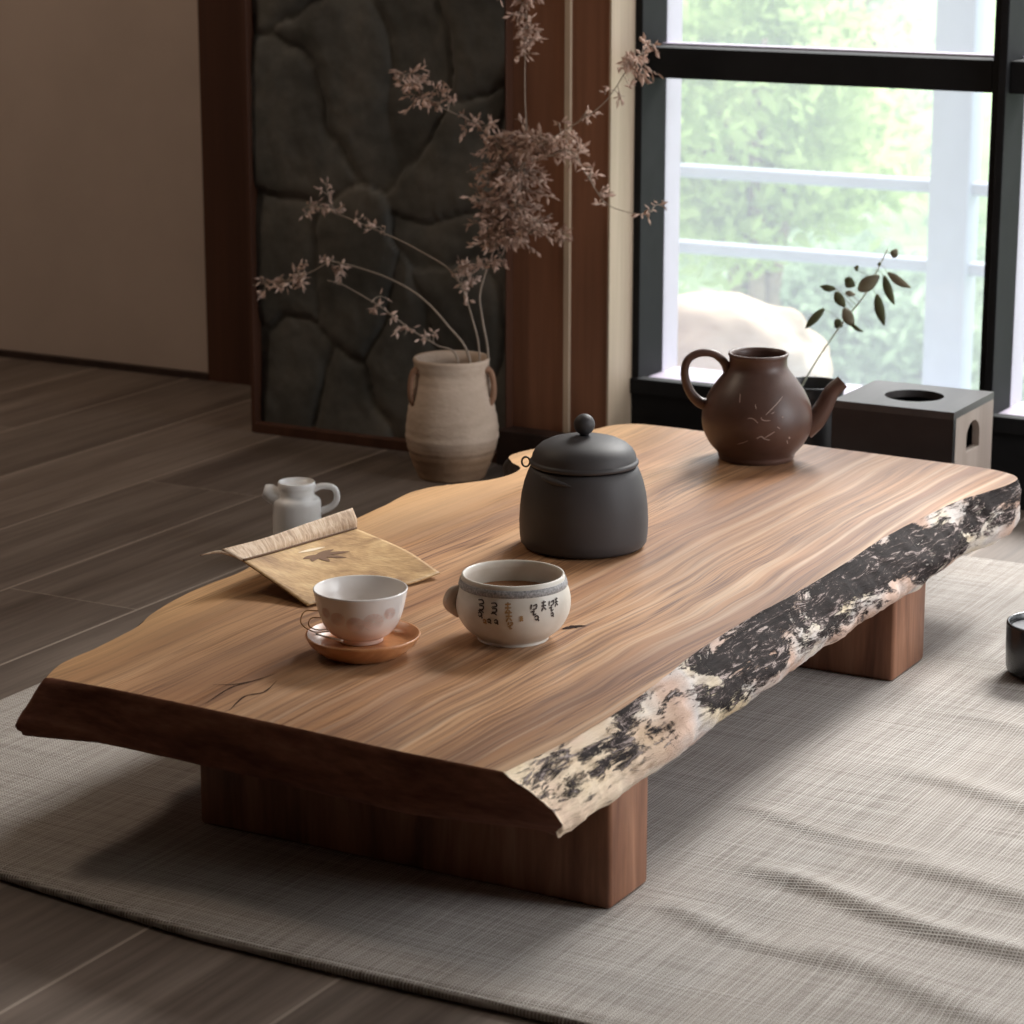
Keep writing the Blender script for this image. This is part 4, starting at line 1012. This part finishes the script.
# ================================================================ DECORATED BOWL
def tea_bowl():
    r = empty('tea_bowl', (-1.202, 2.167, 0.1703), 'cream stoneware bowl with brush-written characters, a grey band and tea inside', 'bowl')
    M = NT('cream_stoneware', rough=0.4, spec=0.4)
    a = M.noise(M.map((18, 18, 18)), 1, 5); b = M.noise(M.obj(), 260, 3)
    M.color(M.ramp(a, [(0.3, (0.50, 0.45, 0.38)), (0.6, (0.66, 0.62, 0.56))])); M.bump(b, 0.15, 0.0006)
    out = smooth_prof([(0.0350, 0.0), (0.0352, 0.003), (0.0400, 0.0065), (0.0490, 0.0150), (0.0550, 0.0270), (0.0566, 0.0380), (0.0552, 0.0480), (0.0525, 0.0560)], 5)
    prof = [(0.0, 0.001), (0.032, 0.0)] + out + [(0.0512, 0.0600), (0.0506, 0.0635), (0.0500, 0.0655), (0.0485, 0.0658), (0.0472, 0.0640), (0.0475, 0.058), (0.0515, 0.045), (0.050, 0.028), (0.036, 0.012), (0.0, 0.008)]
    link('body', lathe(bmesh.new(), prof, 96), M.m, r)
    bd = bmesh.new(); lathe(bd, [(0.0532, 0.0545), (0.0536, 0.0555), (0.0528, 0.0585), (0.0519, 0.0612), (0.0512, 0.0614)], 96)
    o = link('rim_band', bd, simple('speckled_grey_band', (0.27, 0.26, 0.26), 0.5, 0.4, var=0.5, vs=500), r); o['label'] = 'speckled grey band below the rim'
    link('tea', lathe(bmesh.new(), [(0.0, 0.0430), (0.0500, 0.0430), (0.0512, 0.0436)], 64), simple('brown_tea', (0.30, 0.14, 0.065), 0.12, 0.5, var=0.15, vs=60), r)
    # small ear at the left
    a0 = CAMTH - radians(84); d = Vector((cos(a0), sin(a0), 0)); tn = Vector((cos(CAMTH), sin(CAMTH), 0))
    pts = catmull([d * 0.050 + Vector((0, 0, 0.050)), d * 0.0585 + Vector((0, 0, 0.0475)), d * 0.0625 + Vector((0, 0, 0.039)), d * 0.060 + Vector((0, 0, 0.033)), d * 0.052 + Vector((0, 0, 0.026))], 5)
    link('ear', tube(bmesh.new(), pts, [0.005, 0.0062, 0.0066, 0.0060, 0.005], 14), simple('brown_tinged_stoneware', (0.46, 0.36, 0.28), 0.45, 0.4, var=0.3), r)
    # brush-written characters
    def glyphs(nm, items, col):
        ink = simple(nm + '_ink', col, 0.6, 0.3)
        for gx, gz, s, strokes in items:
            bm = bmesh.new()
            for st in strokes:
                stroke(bm, out, [(v.x, v.y) for v in catmull([(gx + p[0] * s * 1.35, gz + p[1] * s * 1.3, 0) for p in st], 4)], 0.0017, lift=0.0004)
            link('character', bm, ink, r)
    A = [[(-1, 2), (0.6, 2.2), (1, 1.2), (-0.8, 0.7)], [(-0.6, 0.2), (0.9, 0.3), (0.8, -0.8), (-0.7, -1)], [(-1, -1.6), (0.2, -1.3), (1.1, -2)]]
    Bq = [[(-1, 1.6), (1, 1.8)], [(0, 2.4), (-0.1, -0.2)], [(-1.1, 0.4), (1.1, 0.5)], [(-0.2, -0.2), (-1, -1.6)], [(0.1, -0.2), (1, -1.3)]]
    Cq = [[(-1, 1), (0.2, 1.8), (1, 0.6), (0, -0.4), (-0.8, 0.3)], [(0.8, -0.2), (1.4, -1.2)]]
    Dq = [[(-0.7, 1.6), (-0.9, 0)], [(-0.2, 1), (1, 1.4), (0.8, 0.2), (-0.3, 0)], [(-1, -0.8), (0.4, -0.6)], [(0.2, -0.2), (0, -1.8), (0.9, -1.5)]]
    glyphs('dark_characters', [(-0.033, 0.045, 0.0022, A), (-0.034, 0.036, 0.0016, Cq), (-0.019, 0.044, 0.0021, A), (-0.024, 0.031, 0.0013, Cq), (-0.017, 0.031, 0.0013, Cq),
                     (0.020, 0.044, 0.0023, Dq), (0.023, 0.034, 0.0015, Cq), (0.031, 0.045, 0.0019, Bq), (0.040, 0.045, 0.0022, Dq), (0.041, 0.035, 0.0012, Cq), (0.047, 0.046, 0.0016, Bq)], (0.06, 0.045, 0.04))
    glyphs('brown_characters', [(-0.005, 0.045, 0.0021, Bq), (-0.004, 0.037, 0.0021, Bq), (-0.003, 0.029, 0.0016, Dq), (0.008, 0.035, 0.0011, Bq), (-0.029, 0.030, 0.0012, Cq)], (0.36, 0.22, 0.10))
tea_bowl()

# ================================================================ LEATHER-LIKE TEA MAT
def grid_surface(bm, rows, nu, nv):
    R_ = [catmull(r, nu) for r in rows]
    cols = [catmull([R_[j][i] for j in range(len(rows))], nv) for i in range(len(R_[0]))]
    V = [[bm.verts.new(p) for p in c] for c in cols]
    for i in range(len(V) - 1):
        for j in range(len(V[0]) - 1): bm.faces.new((V[i][j], V[i + 1][j], V[i + 1][j + 1], V[i][j + 1]))
    return V
def tea_mat():
    o0 = Vector((-1.46, 2.26, 0.1700))
    r = empty('tea_mat', o0, 'curled golden-brown tea mat with a folded-up edge on the left of the slab table', 'mat')
    rows = [[(-1.5321, 2.1814, .201), (-1.5444, 2.2682, .190), (-1.551, 2.3526, .182), (-1.5487, 2.4271, .178)],
            [(-1.4905, 2.1732, .187), (-1.4905, 2.2597, .179), (-1.4724, 2.3246, .177), (-1.4505, 2.3718, .179)],
            [(-1.4366, 2.1565, .1725), (-1.4177, 2.2181, .1725), (-1.3885, 2.2738, .1725), (-1.3747, 2.3185, .176)]]
    rows = [[Vector(p) - o0 for p in q] for q in rows]
    t = NT('golden_fibre_sheet', rough=0.6, spec=0.3)
    a = t.noise(t.map((16, 16, 4)), 1, 4, 0.6, 0.8); b = t.noise(t.map((90, 260, 10), rot=(0, 0, 0.5)), 1, 4, 0.6)
    c = t.ramp(a, [(0.3, (0.22, 0.115, 0.045)), (0.5, (0.45, 0.28, 0.125)), (0.7, (0.60, 0.42, 0.215))])
    t.color(t.mix(0.6, c, t.ramp(b, [(0.3, (0.6, 0.52, 0.45)), (0.6, (1.05, 1.05, 1.03))]), 'MULTIPLY')); t.bump(b, 0.4, 0.0012)
    bm = bmesh.new(); V = grid_surface(bm, rows, 12, 14)
    o = link('sheet', bm, t.m, r); md = o.modifiers.new('thickness', 'SOLIDIFY'); md.thickness = 0.0014; md.offset = 0
    # folded flap
    fr = [rows[0], [Vector(p) - o0 for p in ((-1.5486, 2.1678, .2145), (-1.5504, 2.2493, .208), (-1.5589, 2.3453, .202), (-1.5575, 2.4331, .200))]]
    fr = [fr[0], [(p + q) / 2 + Vector((0.003, 0, -0.001)) for p, q in zip(*fr)], fr[1]]
    t2 = NT('pale_ribbed_fibre', rough=0.7, spec=0.25)
    b2 = t2.noise(t2.map((60, 170, 60)), 1, 4, 0.65, 0.8)
    t2.color(t2.ramp(b2, [(0.3, (0.26, 0.17, 0.11)), (0.5, (0.47, 0.34, 0.235)), (0.7, (0.62, 0.50, 0.38))])); t2.bump(b2, 0.6, 0.0015)
    bm = bmesh.new(); grid_surface(bm, fr, 14, 5)
    o = link('folded_edge', bm, t2.m, r); md = o.modifiers.new('thickness', 'SOLIDIFY'); md.thickness = 0.0020; md.offset = 0
    o['label'] = 'pale ribbed folded-up edge'
    bm = bmesh.new()
    tp = [Vector(p) - o0 for p in ((-1.5636, 2.1496, .2105), (-1.552, 2.166, .2120), (-1.541, 2.176, .2075), (-1.533, 2.185, .2020))]
    tube(bm, catmull(tp, 5), [0.0006, 0.0022, 0.0028, 0.0016], 10, flat=0.7)
    link('corner_tie', bm, t2.m, r)
    bm = bmesh.new(); tube(bm, catmull([p + Vector((0.0012, -0.0005, 0.0016)) for p in rows[0]], 10), 0.0011, 8)
    link('seam', bm, simple('dark_seam', (0.13, 0.075, 0.045), 0.8, 0.2), r)
    # stamped leaf motif
    dk = simple('stamped_brown', (0.16, 0.085, 0.045), 0.7, 0.2); lt = simple('stamped_pale', (0.72, 0.60, 0.44), 0.6, 0.3)
    def on_sheet(u, v):   # u 0..1 along the seam, v 0..1 towards the near edge
        i = u * (len(V) - 1); j = v * (len(V[0]) - 1); return Vvals[min(int(i), len(V) - 1)][min(int(j), len(V[0]) - 1)]
    cols = [catmull([c_[i] for c_ in [catmull(q, 12) for q in rows]], 14) for i in range(37)]
    def S_(u, v):
        i = min(35.999, u * 36); j = min(27.999, v * 28); i0, j0 = int(i), int(j); fi, fj = i - i0, j - j0
        return (cols[i0][j0] * (1 - fi) * (1 - fj) + cols[i0 + 1][j0] * fi * (1 - fj) + cols[i0][j0 + 1] * (1 - fi) * fj + cols[i0 + 1][j0 + 1] * fi * fj) + Vector((0, 0, 0.0013))
    def blade(bm, u, v, ang, L, wd):
        n = 6; rr = []
        for k in range(n + 1):
            tt = k / n; uu = u + cos(ang) * L * tt; vv = v + sin(ang) * L * tt; ww = wd * sin(pi * (0.06 + 0.9 * tt))
            rr.append((bm.verts.new(S_(uu - sin(ang) * ww, vv + cos(ang) * ww)), bm.verts.new(S_(uu + sin(ang) * ww, vv - cos(ang) * ww))))
        for k in range(n): bm.faces.new((rr[k][0], rr[k][1], rr[k + 1][1], rr[k + 1][0]))
    bm = bmesh.new()
    for ang, L in ((0.35, 0.26), (0.95, 0.24), (1.6, 0.20), (2.3, 0.16), (-0.15, 0.18), (3.0, 0.13)): blade(bm, 0.46, 0.26, ang, L * 0.85, 0.026)
    link('leaf_motif', bm, dk, r)
    bm = bmesh.new(); blade(bm, 0.40, 0.14, 0.1, 0.2, 0.022)
    link('pale_motif', bm, lt, r)
tea_mat()

# ================================================================ WHITE JUG ON THE FLOOR
def milk_jug():
    RZ = radians(29)
    r = empty('milk_jug', (-1.931, 2.879, 0.0), 'small white ceramic jug with a loop handle on the floor behind the table', 'jug', rz=RZ)
    M = simple('pale_grey_porcelain', (0.86, 0.85, 0.84), 0.25, 0.5, var=0.05)
    out = smooth_prof([(0.0315, 0.0), (0.0325, 0.004), (0.0328, 0.03), (0.0328, 0.058), (0.0325, 0.0660), (0.0305, 0.0705), (0.0260, 0.0735), (0.0240, 0.0770), (0.0240, 0.083), (0.0252, 0.0875)], 4)
    prof = [(0.0, 0.0), (0.030, 0.0)] + out + [(0.0250, 0.0935), (0.0242, 0.0945), (0.0235, 0.0940), (0.0232, 0.091), (0.0, 0.0905)]
    link('body', lathe(bmesh.new(), prof, 72), M, r)
    s = catmull([(-0.014, 0, 0.066), (-0.026, 0, 0.073), (-0.037, 0, 0.079), (-0.0445, 0, 0.0815)], 6)
    bm = bmesh.new(); tube(bm, s, [0.0125, 0.0128, 0.0118, 0.0090], 20, cap=True)
    link('spout', bm, M, r)
    h = catmull([(0.022, 0, 0.084), (0.036, 0, 0.088), (0.050, 0, 0.085), (0.0545, 0, 0.073), (0.049, 0, 0.061), (0.031, 0, 0.052)], 6)
    link('handle', tube(bmesh.new(), h, [0.0048, 0.0044, 0.0042, 0.0042, 0.0042, 0.005], 14), M, r)
milk_jug()

# ================================================================ BLACK TIN AT THE RIGHT
def black_tin():
    r = empty('canister', (-0.857, 2.800, 0.0105), 'shiny black round canister with grey contents on the rug at the right edge', 'canister')
    M = simple('gloss_black', (0.010, 0.010, 0.011), 0.25, 0.5, var=0.2)
    prof = [(0.0, 0.0), (0.040, 0.0), (0.0455, 0.0025), (0.0475, 0.008), (0.0485, 0.030), (0.0490, 0.057), (0.0484, 0.0605), (0.0468, 0.0615), (0.0452, 0.0600), (0.0445, 0.050), (0.044, 0.012), (0.0, 0.010)]
    link('body', lathe(bmesh.new(), prof, 96), M, r)
    link('contents', lathe(bmesh.new(), [(0.0, 0.0535), (0.030, 0.0535), (0.0440, 0.0530)], 64), simple('grey_liner', (0.16, 0.16, 0.17), 0.4, 0.4, var=0.3), r)
black_tin()
